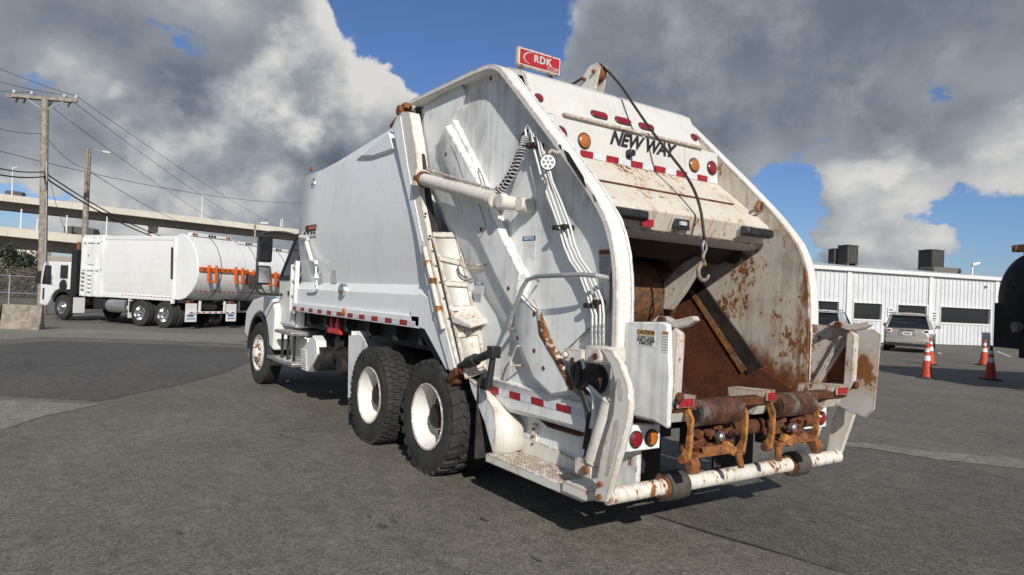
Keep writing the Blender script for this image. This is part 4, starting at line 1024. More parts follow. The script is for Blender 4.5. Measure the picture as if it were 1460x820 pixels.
# rusted edge strip on the lower cover
st_ = MB(); st_.strip([HY(x, y, 1.103) for x, y in ((764, 444), (769, 478), (797, 526), (812, 556))], [HY(x, y, 1.075) for x, y in ((771, 442), (784, 478), (808, 526), (823, 562))]); st_.build('cover_edge', 'white_worn', truck, solid=.003)
# upright channel beside the joint
ua = [HY(x, y, 1.15) for x, y in ((618, 336), (628, 372), (640, 425), (652, 475), (666, 540))]
ub = [HY(x, y, 1.005) for x, y in ((652, 336), (663, 380), (672, 425), (683, 470), (694, 530))]
um = MB(); um.strip(ua, ub); um.build('gate_channel', 'white_frame', truck, solid=.02)
for f_ in (0.02, .25, .42, .60, .78, .97):
    def along(P, f):
        g = f*(len(P)-1); i = min(int(g), len(P)-2); return P[i].lerp(P[i+1], g-i)
    a, b = along(ua, f_), along(ub, f_); nrm = Vector((-.45, .9, 0)).normalized()
    MB().frustum([a, b, b+Vector((0, 0, .05)), a+Vector((0, 0, .05))], [a+nrm*.035, b+nrm*.03, b+nrm*.03+Vector((0, 0, .05)), a+nrm*.035+Vector((0, 0, .05))]).build('channel_rib', 'white_frame', truck, .006)
for f0, f1 in ((.0, 1.0),):
    for P in (ua, ub):
        eb = MB(); eb.tube([q+Vector((-.01, .012, 0)) for q in P], .016, 6); eb.build('channel_edge', 'white_frame', truck)
# corner ledge block low on the channel
p = HY(668, 452, 1.10); MB().frustum([(p.x+.16, .99, p.z-.02), (p.x-.13, .99, p.z-.05), (p.x-.13, .99, p.z+.0), (p.x+.16, .99, p.z+.14)], [(p.x+.13, 1.19, p.z-.06), (p.x-.15, 1.17, p.z-.09), (p.x-.15, 1.17, p.z-.06), (p.x+.13, 1.19, p.z+.0)]).build('channel_ledge', 'white_frame', truck, .008)
# seam gap seal
gs = MB(); gs.tube([HY(x, y, 1.10) for x, y in ((598, 200), (608, 262), (617, 320), (634, 392), (650, 460), (662, 520))], .035, 6); gs.build('joint_seal', 'grease_steel', truck)
# tail belt with tape
fr([(699, 540), (842, 578), (842, 612), (728, 584), (712, 570)], [(695, 534), (846, 572), (846, 616), (726, 588), (706, 572)], 1.04, .985, 'white_side_brightened', 'side_belt', .006)
bands = [(697, 711), (711, 726), (726, 742), (742, 757), (757, 775), (775, 793), (793, 814), (814, 838)]
for i, (x0, x1) in enumerate(bands):
    yl = lambda x: 550+(x-699)*.262
    q_ = [HY(x0+.4, yl(x0), 1.0418), HY(x1-.4, yl(x1), 1.0418), HY(x1-.4, yl(x1)+10.5, 1.0418), HY(x0+.4, yl(x0)+10, 1.0418)]
    MB().plate(q_, .002, (0, 1, 0)).build('reflective_tape', 'tape_red' if i % 2 == 0 else 'tape_white', truck)
# lower recess, guard and step
MB().box(-2.35, -.80, .86, .90, .40, .74).build('lower_panel', 'white_side_brightened', truck)
ga = [HY(x, y, 1.14) for x, y in ((668, 540), (690, 562), (703, 582), (706, 606), (704, 655))]
gb = [HY(x, y, .93) for x, y in ((686, 540), (706, 556), (727, 580), (746, 606), (746, 640))]
gm = MB(); gm.strip(ga, gb); gm.build('corner_guard', 'white_frame', truck, solid=.012)
gf = MB(); gf.prism(XZ([(668, 540), (690, 562), (703, 582), (706, 606), (704, 652), (690, 600), (672, 556)], 1.14), 1.11, 1.14); gf.build('guard_face', 'white_side_brightened', truck, .004)
stp = MB(); stp.prism([(-1.03, .335), (-1.03, .40), (-2.18, .40), (-2.18, .335)], .90, 1.20); stp = stp.build('side_step', 'white_frame', truck, .006)
for i in range(26):
    x_ = -1.08-i*.038
    for j in range(4): MB().box(x_-.012, x_+.012, .955+j*.06, .995+j*.06, .4005, .408).build('grip_tooth', 'white_frame', stp)
MB().prism([(-1.03, .40), (-2.10, .40), (-2.10, .46), (-1.45, .52), (-1.03, .54)], .90, .93).build('step_riser', 'white_frame', truck, .004)
MB().box(-2.25, -2.0, 1.0, 1.22, .36, .43).build('step_end', 'white_frame', truck, .006)
m = MB(); a, b = HY(763, 604, .91), HY(763, 640, .91); m.box(a.x-.03, a.x+.015, .90, .925, b.z, a.z); br_ = m.build('hanger_strap', 'white_frame', truck)
for f_ in (.2, .5, .8): MB().cyl((a.x-.008, .925, b.z+(a.z-b.z)*f_), (a.x-.008, .94, b.z+(a.z-b.z)*f_), .010, n=8).build('bolt', 'rust_dark', br_)

# ---- hydraulics on the side
ram_a, ram_b = HY(601, 255, 1.20), HY(706, 285, 1.20)
d_ = (ram_b-ram_a).normalized()
rm = MB(); rm.cyl(ram_a+d_*.06, ram_b, .058, n=28); rm = rm.build('gate_ram', 'white_frame', truck, .004)
MB().cyl(ram_a-d_*.03, ram_a+d_*.07, .075, n=20).build('ram_collar', 'rust', rm, .006); MB().obox(ram_a-d_*.02, (.10, .14, .16)).build('ram_clevis', 'white_frame', rm, .01)
MB().cyl((ram_b-d_*.08), ram_b+d_*.01, .070, n=24).build('ram_gland', 'white_frame', rm, .005)
e_ = ram_b+d_*.12
MB().cyl((e_.x, 1.10, e_.z), (e_.x, 1.245, e_.z), .056, n=28).build('ram_pin', 'white_frame', rm, .008); MB().obox(e_-d_*.03, (.14, .08, .12)).build('ram_eye', 'white_frame', rm, .03)
MB().cyl((e_.x-.10, 1.0, e_.z-.02), (e_.x-.10, 1.13, e_.z-.02), .058, n=22).build('ram_boss', 'white_frame', rm, .008)
MB().tube([ram_a+Vector((-.10, 0, .075)), ram_b+Vector((.0, 0, .075)), ram_b+Vector((-.06, .02, .10))], .013).build('ram_pipe', 'white_frame', rm)
# coil guarded hoses
for o_ in (0, 6):
    hp = smoothpath([HY(748+o_*.6, 196, 1.06), HY(742+o_*.4, 215, 1.12), HY(727+o_, 245, 1.17), HY(708+o_, 274, 1.20)], 12)
    MB().tube(hp, .014, 8).build('hose', 'black_plastic', truck)
    hx = []; u0 = None; L_ = len(hp)
    for i in range(L_-1):
        dd = (hp[i+1]-hp[i]).normalized(); u_, w_ = frame_of(dd)
        for j in range(5):
            ph = (i*5+j)*2*math.pi/9; hx.append(hp[i].lerp(hp[i+1], j/5)+(u_*math.cos(ph)+w_*math.sin(ph))*.022)
    MB().tube(hx, .0055, 5).build('hose_guard', 'decal_grey', truck)
MB().tube(smoothpath([HY(753, 186, 1.05), HY(745, 192, 1.07), HY(741, 208, 1.08), HY(744, 222, 1.07)], 6), .011).build('hose', 'black_plastic', truck)
# hard pipes
P1 = [(750, 196), (749, 184), (753, 178), (757, 184), (762, 215), (774, 260), (797, 323), (804, 350), (813, 372), (826, 390), (837, 420), (842, 437), (845, 450), (844.5, 468), (844.5, 495)]
P2 = [(756, 190), (755, 177), (759, 171), (763, 178), (769, 212), (780, 260), (801, 322), (809, 349), (818, 371), (830, 389), (841, 419), (846, 436), (850, 450), (850, 468), (850, 495)]
P3 = [(762, 196), (760, 183), (765, 178), (768, 186), (774, 218), (785, 258), (793, 280), (808, 322), (815, 350), (824, 370), (837, 389), (846, 410), (855, 430), (856, 450), (855.5, 468), (855.5, 495)]
P4 = [(775, 215), (783, 240), (787, 258), (800, 288), (813, 322), (820, 350), (828, 369), (842, 389), (851, 410), (859, 430), (861, 450), (860.5, 468), (860.5, 495)]
for P in (P1, P2, P3, P4):
    MB().tube([HY(x, y, 1.075) for x, y in P], .0085, 8).build('hydraulic_pipe', 'white_clean', truck)
for x in (844.5, 850, 855.5, 860.5):
    f_ = MB()
    for y0, y1, r_ in ((462, 467, .014), (470, 475, .015), (478, 484, .013), (486, 494, .014)): f_.cyl(HY(x, y0, 1.075), HY(x, y1, 1.075), r_, n=8)
    f_.build('pipe_fitting', 'aluminium', truck)
for x, y, w_ in ((757, 208, 11), (766, 207, 7), (797, 325, 9), (809, 324, 9), (842, 436, 9), (855, 431, 9)):
    p = HY(x, y, 1.06); MB().obox(p, (.055, .09, .035)).build('pipe_clamp', 'grease_steel', truck, .006)
# valve block and hoses near the knuckle
vb = MB(); p = HY(824, 507, 1.06); vb.obox(p, (.18, .10, .09)); vb.cyl(p+Vector((.06, .05, 0)), p+Vector((.06, .09, 0)), .02); vb.build('valve_block', 'white_frame', truck, .006)
vb = MB(); p = HY(846, 540, 1.04); vb.lathe([(.03, -.1), (.10, -.06), (.11, .04), (.06, .1)], p, 'Y', 18); vb.build('valve_body', 'grease_steel', truck)
for pts, r_, mt in (([(820, 516), (818, 535), (822, 550), (832, 570), (838, 600), (833, 640)], .015, 'black_plastic'), ([(826, 514), (826, 545), (836, 575), (842, 600), (836, 645), (832, 655)], .015, 'black_plastic'), ([(830, 512), (838, 545), (850, 560), (862, 572)], .013, 'decal_white'), ([(829, 545), (845, 562), (846, 590), (842, 610)], .014, 'decal_white'), ([(816, 510), (815, 530), (820, 548)], .012, 'black_plastic')):
    MB().tube(smoothpath([HY(x, y, 1.12) for x, y in pts], 6), r_, 8).build('hose', mt, truck)
MB().cyl(HY(826, 520, 1.14), HY(824, 548, 1.14), .022, n=10).build('hose_sleeve', 'black_plastic', truck)
# flood light on the rim
p = HY(781, 232, 1.20); fd = Vector((-.80, .55, -.1)).normalized()
g = MB(); g.cyl(p-fd*.05, p+fd*.02, .040, .056, 24); g.cyl(p+fd*.02, p+fd*.03, .060, .060, 24); g = g.build('flood_light', 'black_plastic', truck)
u_, w_ = frame_of(fd); lens = MB(); lens.cyl(p+fd*.031, p+fd*.036, .053, .051, 24); lens.build('lens', 'led_clear', g)
for i in range(7):
    t = 2*math.pi*i/6; o_ = (u_*math.cos(t)+w_*math.sin(t))*.031 if i < 6 else Vector()
    MB().cyl(p+o_+fd*.036, p+o_+fd*.041, .013, .010, 12).build('led', 'chrome', g)
MB().tube([p+Vector((0, 0, .06)), HY(786, 215, 1.17), HY(797, 219, 1.12)], .014).build('light_bracket', 'white_frame', g)
# grab rail and small wire rungs
G = [(869, 398, 1.02), (866, 396, 1.10), (850, 393, 1.18), (830, 391.5, 1.20), (790, 393, 1.21), (766, 394, 1.21), (752, 399, 1.21), (744, 412, 1.21), (736, 434, 1.21), (724, 460, 1.21), (723, 466, 1.20), (728, 470, 1.15), (733, 470, 1.05)]
MB().tube([HY(x, y, Y) for x, y, Y in G], .0165, 10).build('grab_rail', 'galvanised', truck)
MB().tube([HY(762, 396, 1.205), HY(768, 400, 1.04)], .011).build('rail_stay', 'white_frame', truck)
for pts in ([(692, 378, 1.05), (670, 377, 1.10), (660, 373, 1.12), (657, 364, 1.12)], [(690, 384, 1.05), (668, 383, 1.10), (658, 379, 1.12), (655, 369, 1.12)], [(747, 493, 1.05), (737, 494, 1.12), (733, 502, 1.12), (728, 517, 1.12), (731, 521, 1.12), (746, 521, 1.03)], [(682, 240, 1.06), (690, 258, 1.12), (695, 290, 1.1)], [(707, 355, 1.05), (708, 370, 1.1)]):
    MB().tube(smoothpath([HY(*q_) for q_ in pts], 4), .008, 8).build('wire_hook', 'white_frame', truck)
# rusty fatigue scars: short weld rods on the beam
for pts in ([(643, 208), (652, 228), (661, 255), (665, 262)], [(683, 290), (692, 318), (690, 330), (684, 340)], [(741, 414), (748, 424), (766, 443)]):
    MB().tube(smoothpath([HY(x, y, 1.115) for x, y in pts], 4), .0035, 6).build('weld_bead', 'rust_dark', truck)
for x, y, Y in ((636, 220, 1.116), (686, 327, 1.116), (725, 411, 1.116), (768, 400, 1.005), (738, 482, 1.1), (762, 448, 1.1), (775, 525, 1.1), (762, 500, 1.1), (691, 107, 1.0), (700, 112, 1.0)):
    p = HY(x, y, Y); MB().obox((p.x, Y-.002, p.z), (.024, .014, .03), Matrix.Rotation(random.random(), 3, 'Y')).build('rust_hole', 'rust_dark', truck)
# turnbuckle latch
tb = MB(); a, b, c = HY(656, 522, 1.17), HY(704, 502, 1.22), HY(696, 553, 1.24)
tb.cyl(a, b, .030, .036, 14); tb.cyl(a.lerp(b, .25), a.lerp(b, .5), .05, n=14); tb.obox(b, (.08, .08, .09)); tb.cyl(b, c, .022, .030, 12); tb.build('turnbuckle', 'black_paint', truck, .004)
m = MB(); p = HY(652, 535, 1.14); m.obox(p, (.16, .12, .07), Matrix.Rotation(.6, 3, 'Y')); m.cyl(p+Vector((.02, 0, .02)), p+Vector((-.14, .02, .06)), .035); m.obox(p+Vector((.03, 0, -.07)), (.12, .09, .05), Matrix.Rotation(.5, 3, 'Y')); m.build('latch_foot', 'rust_dark', truck, .006)

# torn paint along the rim edge and a hole in the upper sheet
for pts, Y in (([(804, 213), (811, 218), (822, 236), (832, 252), (836, 268), (831, 262), (819, 243), (809, 228)], 1.1215), ([(845, 276), (848, 280), (851, 288), (848, 286)], 1.1215), ([(797, 205), (800, 207), (801, 213), (798, 211)], 1.1215)):
    MB().plate([HY(x, y, Y) for x, y in pts], .0015, (0, 1, 0)).build('paint_tear', 'grease_steel', truck)
q_ = [HY(x, y, .955) for x, y in ((735, 101), (741, 106), (746, 118), (741, 113))]
MB().plate([v+Vector((-.006, 0, .010)) for v in q_], .002, (-.4, 0, .9)).build('corner_gap', 'grease_steel', truck)
# folded lower half of the side skin
e0 = [HY(x, y, 1.002) for x, y in ((744, 394), (790, 335), (834, 279))]
e1 = [HY(x, y, 1.036) for x, y in ((800, 505), (868, 440), (873, 330))]
fs = MB(); fs.strip(e0, e1); fs.poly([e0[2], e1[2], HY(866, 312, 1.02)]); fs.poly([e0[0], e1[0], HY(770, 470, 1.004)]); fs.build('skin_fold', 'white_side_brightened', truck, ang=10)
# ================================================================== background things
def local(root_loc, rz):
    return Matrix.Translation(root_loc) @ Matrix.Rotation(rz, 4, 'Z')
# ---- parked fleet of white garbage trucks
G1, G2 = HG(231, 467.5), HG(95, 457.5)
FH = math.atan2(G2.y-G1.y, G2.x-G1.x); hv = Vector((math.cos(FH), math.sin(FH), 0)); nv = Vector((-hv.y, hv.x, 0))
WB = (G2-G1).length+.42
FT = {}
def fleet_truck(loc, label):
    t = tag(empty('garbage_truck', loc, FH), label, 'garbage truck', 'white garbage trucks parked by the fence')
    W = 1.18
    # tyres
    if not FT:
        FT['tyre'] = MB().lathe([(.30, -.13), (.42, -.14), (.50, -.12), (.515, -.09), (.505, -.03), (.505, .03), (.515, .09), (.50, .12), (.42, .14), (.30, .13)], (0, 0, 0), 'Y', 36, closed=True).mesh('tyre', 'rubber')
        FT['rim'] = MB().lathe([(.30, .12), (.29, .135), (.27, .11), (.255, .02), (.23, -.01), (.15, .0), (.12, .02), (.10, .10), (.05, .11)], (0, 0, 0), 'Y', 32, caps=2).mesh('wheel', 'chrome')
        FT['rimf'] = MB().lathe([(.30, .12), (.29, .135), (.27, .09), (.24, .08), (.20, .12), (.14, .13), (.11, .17), (.05, .18)], (0, 0, 0), 'Y', 32, caps=2).mesh('wheel', 'chrome')
    for X, rim in ((0, 'rim'), (1.36, 'rim'), (WB, 'rimf')):
        for s in (1, -1):
            w = bpy.data.objects.new('wheel', FT[rim]); col.objects.link(w); w.parent = t; w.location = (X, s*1.05, .515); w.rotation_euler = (0, 0, 0 if s > 0 else math.pi)
            y = bpy.data.objects.new('tyre', FT['tyre']); col.objects.link(y); y.parent = w
            if rim == 'rim':
                w2 = bpy.data.objects.new('tyre', FT['tyre']); col.objects.link(w2); w2.parent = t; w2.location = (X, s*.73, .515)
    MB().box(-.9, WB+.9, -.45, .45, .78, 1.05).build('frame_rail', 'chassis', t)
    for X in (0, 1.36, WB): MB().cyl((X, -.95, .515), (X, .95, .515), .09).build('axle', 'chassis', t)
    MB().cyl((2.25, .98, .72), (3.35, .98, .72), .27, n=24).build('fuel_tank', 'aluminium', t)
    MB().box(3.55, 4.25, .75, 1.15, .55, .95).build('battery_box', 'black_paint', t, .02); MB().box(2.0, 2.2, .7, 1.15, .5, .95).build('air_dryer', 'black_paint', t, .02)
    for z in (.62, .70): MB().box(2.05, 2.15, 1.151, 1.16, z, z+.06).build('valve', 'white_clean', t)
    MB().box(2.03, 2.05, .8, 1.18, .28, 1.05).build('mud_flap', 'fleet_white', t); MB().box(WB-.78, WB-.76, .7, 1.18, .3, .95).build('mud_flap', 'fleet_white', t)
    # cab
    c0, c1, ct = WB-.36, WB+1.60, 2.42
    cp = [(c0, 1.20), (c0, ct), (c1-.30, ct+.02), (c1-.12, ct-.06), (c1+.02, 1.62), (c1+.02, .55), (c1-.45, .52), (c1-.62, .72), (c1-.85, 1.05), (c1-1.05, 1.20)]
    MB().prism(cp, -1.15, 1.15).build('cab', 'fleet_white', t, .04)
    for s in (1, -1):
        d = MB().prism([(c1-.78, .95), (c1-.78, ct-.15), (c1-.28, ct-.15), (c1-.14, 1.55), (c1-.12, .62), (c1-.40, .62), (c1-.55, .85)], s*1.15, s*1.165).build('door', 'fleet_white', t, .006)
        MB().prism([(c1-.75, 1.42), (c1-.75, ct-.16), (c1-.28, ct-.16), (c1-.12, 1.45)], s*1.166, s*1.172).build('window', 'glass_dark', d)
        MB().box(c1-.33, c1-.20, s*1.166-.004, s*1.166+.006, .78, 1.28).build('vent', 'black_plastic', d, .01)
        MB().prism([(c0+.10, 1.72), (c0+.10, ct-.13), (c0+.62, ct-.13), (c0+.62, 1.72)], s*1.151, s*1.158).build('rear_window', 'glass_dark', t)
        MB().lathe([(.27, 0), (.25, .02), (.12, .03)], (c0+.38, s*1.15, 1.42), 'Y', 24).build('air_intake', 'black_plastic', t)
        MB().box(c1-.02, c1+.08, s*1.25-.10, s*1.25+.10, 1.45, 2.0).build('mirror', 'black_plastic', t, .02)
        fm = MB(); arc = [(WB+.66*math.cos(a), .515+.66*math.sin(a)) for a in [math.pi*i/12 for i in range(1, 12)]]
        fm.prism([(WB+.72, 1.0), (WB+.35, 1.28), (WB-.55, 1.28), (WB-.70, .95)]+arc[::-1], s*.75, s*1.16); fm.build('wheel_arch', 'black_plastic', t)
    MB().box(c1+.022, c1+.03, -1.0, 1.0, 1.55, ct-.15).build('windshield', 'glass_dark', t)
    MB().box(c0-.42, c0-.05, -1.05, 1.12, 1.1, 2.95).build('lift_tower', 'black_paint', t); MB().cyl((c0-.2, .95, 1.1), (c0-.2, .95, 3.3), .07).build('exhaust_stack', 'rust', t)
    # body
    bf, br = WB-1.18, -.42; ZT = 3.52
    MB().box(bf-1.32, bf, -1.16, 1.16, 1.02, ZT+.06).build('hopper_box', 'fleet_white', t, .03)
    for s in (1, -1):
        y = s*1.16
        hb = MB().box(bf-.82, bf-.42, y-.05, y+.05, 2.35, 3.15).build('inspection_door', 'fleet_white', t, .01); MB().box(bf-.50, bf-.46, y+s*.05-.01, y+s*.05+.01, 2.68, 2.76).build('handle', 'chassis', hb)
        for x_ in (bf-1.24, bf-.92, bf-.36, bf-.08): MB().box(x_-.04, x_+.04, min(y, y+s*.08), max(y, y+s*.08), 1.05, 3.45).build('rib', 'fleet_white', t, .006)
        for z_ in (2.15, 3.28): MB().box(bf-1.28, bf-.04, min(y, y+s*.075), max(y, y+s*.075), z_-.04, z_+.04).build('rib', 'fleet_white', t, .006)
        for i in range(5):
            z_ = 1.25+i*.17; MB().box(bf-.80, bf-.50, min(y, y+s*.11), max(y, y+s*.11), z_-.02, z_+.02).build('rung', 'fleet_white', t)
            MB().box(bf-.32, bf-.12, min(y, y+s*.10), max(y, y+s*.10), z_+.05, z_+.09).build('rung', 'galvanised', t)
        for x_ in (bf-.82, bf-.50): MB().box(x_-.02, x_+.02, min(y, y+s*.12), max(y, y+s*.12), 1.05, 2.05).build('ladder_rail', 'fleet_white', t)
        # curved body wall
        w = MB(); A = []
        for z_ in (1.12, 1.35, 1.7, 2.1, 2.5, 2.9, 3.2, 3.42, ZT):
            yy = s*(1.08+.10*math.sin(math.pi*(z_-1.12)/(ZT-1.12))**.7)
            A.append([(br, yy, z_), (bf-1.32, yy, z_)])
        for i in range(len(A)-1): w.strip(A[i], A[i+1])
        w.build('body_wall', 'fleet_white', t, ang=60)
        MB().box(br, bf-1.3, min(s*1.02, s*1.13), max(s*1.02, s*1.13), ZT-.14, ZT+.01).build('top_rail', 'fleet_white', t, .015); MB().box(br, bf-.1, min(s*1.0, s*1.15), max(s*1.0, s*1.15), 1.05, 1.20).build('lower_rail', 'fleet_white', t, .01)
        for i in range(14):
            MB().box(br+.1+i*.21, br+.2+i*.21, s*1.152-.002, s*1.152+.002, 1.16, 1.19).build('reflective_tape', 'tape_red', t)
        MB().box(br-.10, br+.02, min(s*1.10, s*1.22), max(s*1.10, s*1.22), .95, ZT).build('gate_post', 'fleet_white', t, .015)
        MB().cyl((br-.03, s*1.24, 1.9), (br+.03, s*1.24, 3.1), .045).build('gate_ram', 'black_paint', t)
        MB().box(br-.75, br-.30, s*.98-.18, s*.98+.18, 1.0, 1.12).build('tail_lamp_box', 'black_plastic', t)
        for x_ in (-.08, .08): MB().cyl((br-.76, s*.98+x_, 1.06), (br-.75, s*.98+x_, 1.06), .05, n=14).build('tail_lamp', 'amber_lens' if x_ > 0 else 'red_lens', t)
        MB().box(br-.82, br-.80, s*.95-.25, s*.95+.25, .30, 1.0).build('mud_flap', 'fleet_white', t)
        MB().box(br-.824, br-.821, s*.95-.19, s*.95+.19, .44, .60).build('flap_print', 'decal_white', t); MB().box(br-.827, br-.8245, s*.95-.12, s*.95+.17, .50, .57).build('flap_logo', 'decal_blue', t); MB().box(br-.827, br-.8245, s*.95-.19, s*.95+.19, .40, .43).build('flap_line', 'decal_blue', t)
    MB().prism([(br, ZT), (br, ZT+.03), (bf-1.3, ZT+.03), (bf-1.3, ZT)], -1.05, 1.05).build('roof', 'fleet_white', t)
    MB().box(br+.3, bf-1.3, -1.0, 1.0, 1.05, 1.15).build('body_floor', 'chassis', t)
    # rounded tailgate
    tp = [(br, 1.12), (br, 3.50), (br-.20, 3.62), (br-.45, 3.62), (br-.75, 3.47), (br-1.02, 3.20), (br-1.22, 2.85), (br-1.33, 2.45), (br-1.33, 2.1), (br-1.22, 1.75), (br-1.02, 1.45), (br-.72, 1.2), (br-.4, 1.10)]
    MB().prism(tp, -1.16, 1.16).build('tailgate', 'fleet_white', t, .03, ang=40)
    MB().tube([(x+.0, .1, z) for x, z in [(px_-.012, pz_) for px_, pz_ in tp[3:12]]], .012, 6).build('tail_conduit', 'black_plastic', t)
    lb = MB().box(br-.62, br-.42, -.95, .95, 3.58, 3.70).build('light_bar', 'fleet_white', t, .01)
    for y_, mt in ((.84, 'red_lens'), (.72, 'amber_lens'), (-.72, 'amber_lens'), (-.84, 'red_lens'), (.13, 'black_plastic'), (0, 'black_plastic'), (-.13, 'black_plastic')):
        MB().cyl((br-.635, y_, 3.64), (br-.62, y_, 3.64), .05, n=14).build('lamp', mt, lb)
    # orange stabiliser rail
    rz_ = 2.22; x_ = br-1.36
    og = MB().box(x_-.06, x_, -1.12, 1.16, rz_+.02, rz_+.17).build('orange_rail', 'fleet_orange', t, .006)
    for y_ in (.62, -.66):
        a = MB()
        for e_ in (-.17, .17): a.box(x_-.16, x_-.05, y_+e_-.03, y_+e_+.03, rz_-.35, rz_+.26)
        a.box(x_-.16, x_-.08, y_-.2, y_+.2, rz_-.40, rz_-.33); a.build('orange_fork', 'fleet_orange', t, .006)
    for i in range(9): MB().cyl((x_-.0605, -.95+i*.235, rz_+.09), (x_-.066, -.95+i*.235, rz_+.09), .04, n=10).build('rail_hole', 'chassis', t)
    for i in range(10): MB().box(br-1.07+.0, br-1.05, -1.05+i*.22, -.95+i*.22, 1.46, 1.50).build('reflective_tape', 'tape_red', t)
    bm_ = MB(); bm_.box(br-.86, br-.80, -1.1, 1.1, .62, .70); bm_.box(br-.86, br-.80, -.62, -.55, .62, 1.1); bm_.box(br-.86, br-.80, .55, .62, .62, 1.1); bm_.build('rear_bumper', 'fleet_white', t)
    for i in range(8): MB().box(br-.863, br-.8605, -1.05+i*.28, -.93+i*.28, .64, .68).build('reflective_tape', 'tape_red', t)
    MB().box(br-.5, br-.1, -.5, .5, .75, 1.05).build('tail_crossmember', 'chassis', t)
    return t
base = G1 - nv*1.2; base.z = zg(base.x)-.0
fleet_truck(base, 'white cab-over garbage truck parked beside the concrete barrier, nearest of the row')
b2 = base - nv*3.0 + hv*1.2; b2.z = zg(b2.x)
fleet_truck(b2, 'white garbage truck parked just behind the nearest white cab-over truck')
b3 = base - nv*6.0 + hv*2.4; b3.z = zg(b3.x)
fleet_truck(b3, 'farthest white garbage truck of the row, seen past the side mirrors')

# ---- concrete barriers
def barrier(p, d, label, L):
    prof = [(-.30, 0), (-.30, .08), (-.18, .33), (-.10, .81), (.10, .81), (.18, .33), (.30, .08), (.30, 0)]
    m = MB(); m.prism([(x, z) for x, z in prof], 0, L)
    o = m.build('concrete_barrier', 'concrete_barrier', None, .02)
    o.location = p; o.rotation_euler = (0, 0, math.atan2(d.y, d.x)-math.pi/2)
    tag(o, label, 'barrier', 'concrete barriers at the yard edge'); return o
B1 = HG(60, 470); B0 = HG(-40, 468); dB = (B0-B1); dB.z = 0; dB.normalize()
barrier(Vector((B1.x, B1.y, zg(B1.x)-.01))+dB*1.15, dB, 'stained concrete barrier at the left edge of the photo', 3.0)
barrier(Vector((B1.x, B1.y, zg(B1.x)-.01)), dB, 'short end block of concrete barrier beside the cab-over truck', 1.1)

# ---- chain link fence
fA, fB = GD(-160, 40), GD(64, 37)
fn = tag(empty('chain_link_fence', (fA.x, fA.y, zg(fA.x))), 'chain link fence with galvanised posts behind the concrete barriers', 'fence')
dF = fB-fA; LF = Vector((dF.x, dF.y, 0)).length; rzF = math.atan2(dF.y, dF.x); fn.rotation_euler = (0, 0, rzF)
n = int(LF/2.6)
for i in range(n+1):
    x_ = LF-i*2.6
    p = MB(); p.cyl((x_, 0, -.2), (x_, 0, 2.05), .035, n=10); p.cyl((x_, 0, 2.05), (x_-.0, -.28, 2.35), .018, n=8); p.build('post', 'galvanised', fn)
for z_ in (2.0, 1.05): MB().cyl((0, 0, z_), (LF, 0, z_), .022, n=8).build('rail', 'galvanised', fn)
for z_, y_ in ((2.12, -.08), (2.22, -.17), (2.32, -.26)): MB().cyl((0, y_, z_), (LF, y_, z_), .006, n=5).build('barbed_wire', 'galvanised', fn)
cm_ = MB(); s_ = .11
for i in range(int(LF/s_)+18):
    for dr in (1, -1):
        x0 = i*s_-(0 if dr > 0 else -0); a = Vector((x0-1.0 if dr > 0 else x0, 0, .1)); b = Vector((x0+.9 if dr > 0 else x0-1.9, 0, 2.0))
        cm_.bar(a, b, .004, .004, (0, 1, 0))
stuff(cm_.build('mesh_wire', 'galvanised', fn))

# ---- utility poles, lamp and wires
def pole(base, top, r0, r1, name, label, cat='utility pole', group=None):
    o = tag(empty(name, base), label, cat, group)
    MB().tube([Vector((0, 0, -.3)), (top-base)*.5, top-base], 1.0, 14, rf=lambda t: r0+(r1-r0)*t).build('shaft', 'wood_pole', o); return o
pb = GD(60, 33); pt = HD(64.5, 137, 33)
U1 = pole(pb, pt, .20, .15, 'utility_pole', 'tall wooden utility pole with a crossarm of insulators', 'utility pole', 'wooden poles behind the parked trucks')
axv = Rv.copy(); axv.z = 0; axv.normalize(); 
def rel(p): return p-pb
ca = HD(17, 136, 33); cb = HD(110, 144, 33)
MB().bar(rel(ca), rel(cb), .12, .15).build('crossarm', 'wood_pole', U1); MB().bar(rel(ca)+Vector((.3, .2, 0)), rel(cb)+Vector((.3, .2, 0)), .12, .15).build('crossarm', 'wood_pole', U1)
mid = ca.lerp(cb, .51)
for f_ in (.18, .84): MB().bar(rel(ca.lerp(cb, f_)), rel(HD(64, 158, 33)), .04, .05).build('brace', 'galvanised', U1)
ins = []
for f_ in (.03, .30, .80, .98):
    q = ca.lerp(cb, f_); ins.append(q+Vector((0, 0, .24)))
    i_ = MB(); i_.lathe([(.02, .05), (.02, .12), (.07, .13), (.085, .17), (.05, .20), (.07, .22), (.04, .27)], rel(q), 'Z', 12); i_.build('insulator', 'porcelain', U1)
for f_ in (.10, .22, .62, .9):
    q = ca.lerp(cb, f_); i_ = MB(); i_.cyl(rel(q)+Vector((0, 0, -.06)), rel(q)+Vector((.05, .1, -.34)), .05, .035, 8); i_.build('cutout_fuse', 'chassis', U1)
MB().tube([rel(HD(66.5, 230, 32.8)), rel(HD(66, 300, 32.8)), rel(HD(63, 420, 32.8))], .02, 6).build('conduit', 'galvanised', U1)
pb2 = GD(116, 40); pt2 = HD(126.5, 212, 40)
U2 = pole(pb2, pt2, .18, .14, 'lamp_pole', 'wooden pole carrying a street lamp behind the white truck body', 'lamp post', 'wooden poles behind the parked trucks')
q0, q1 = HD(126, 217, 40)-pb2, HD(146, 216, 40)-pb2
MB().tube(smoothpath([q0-Vector((0, 0, .1)), q0.lerp(q1, .4)+Vector((0, 0, .1)), q1], 5), .035, 8).build('lamp_arm', 'galvanised', U2); lh = q1
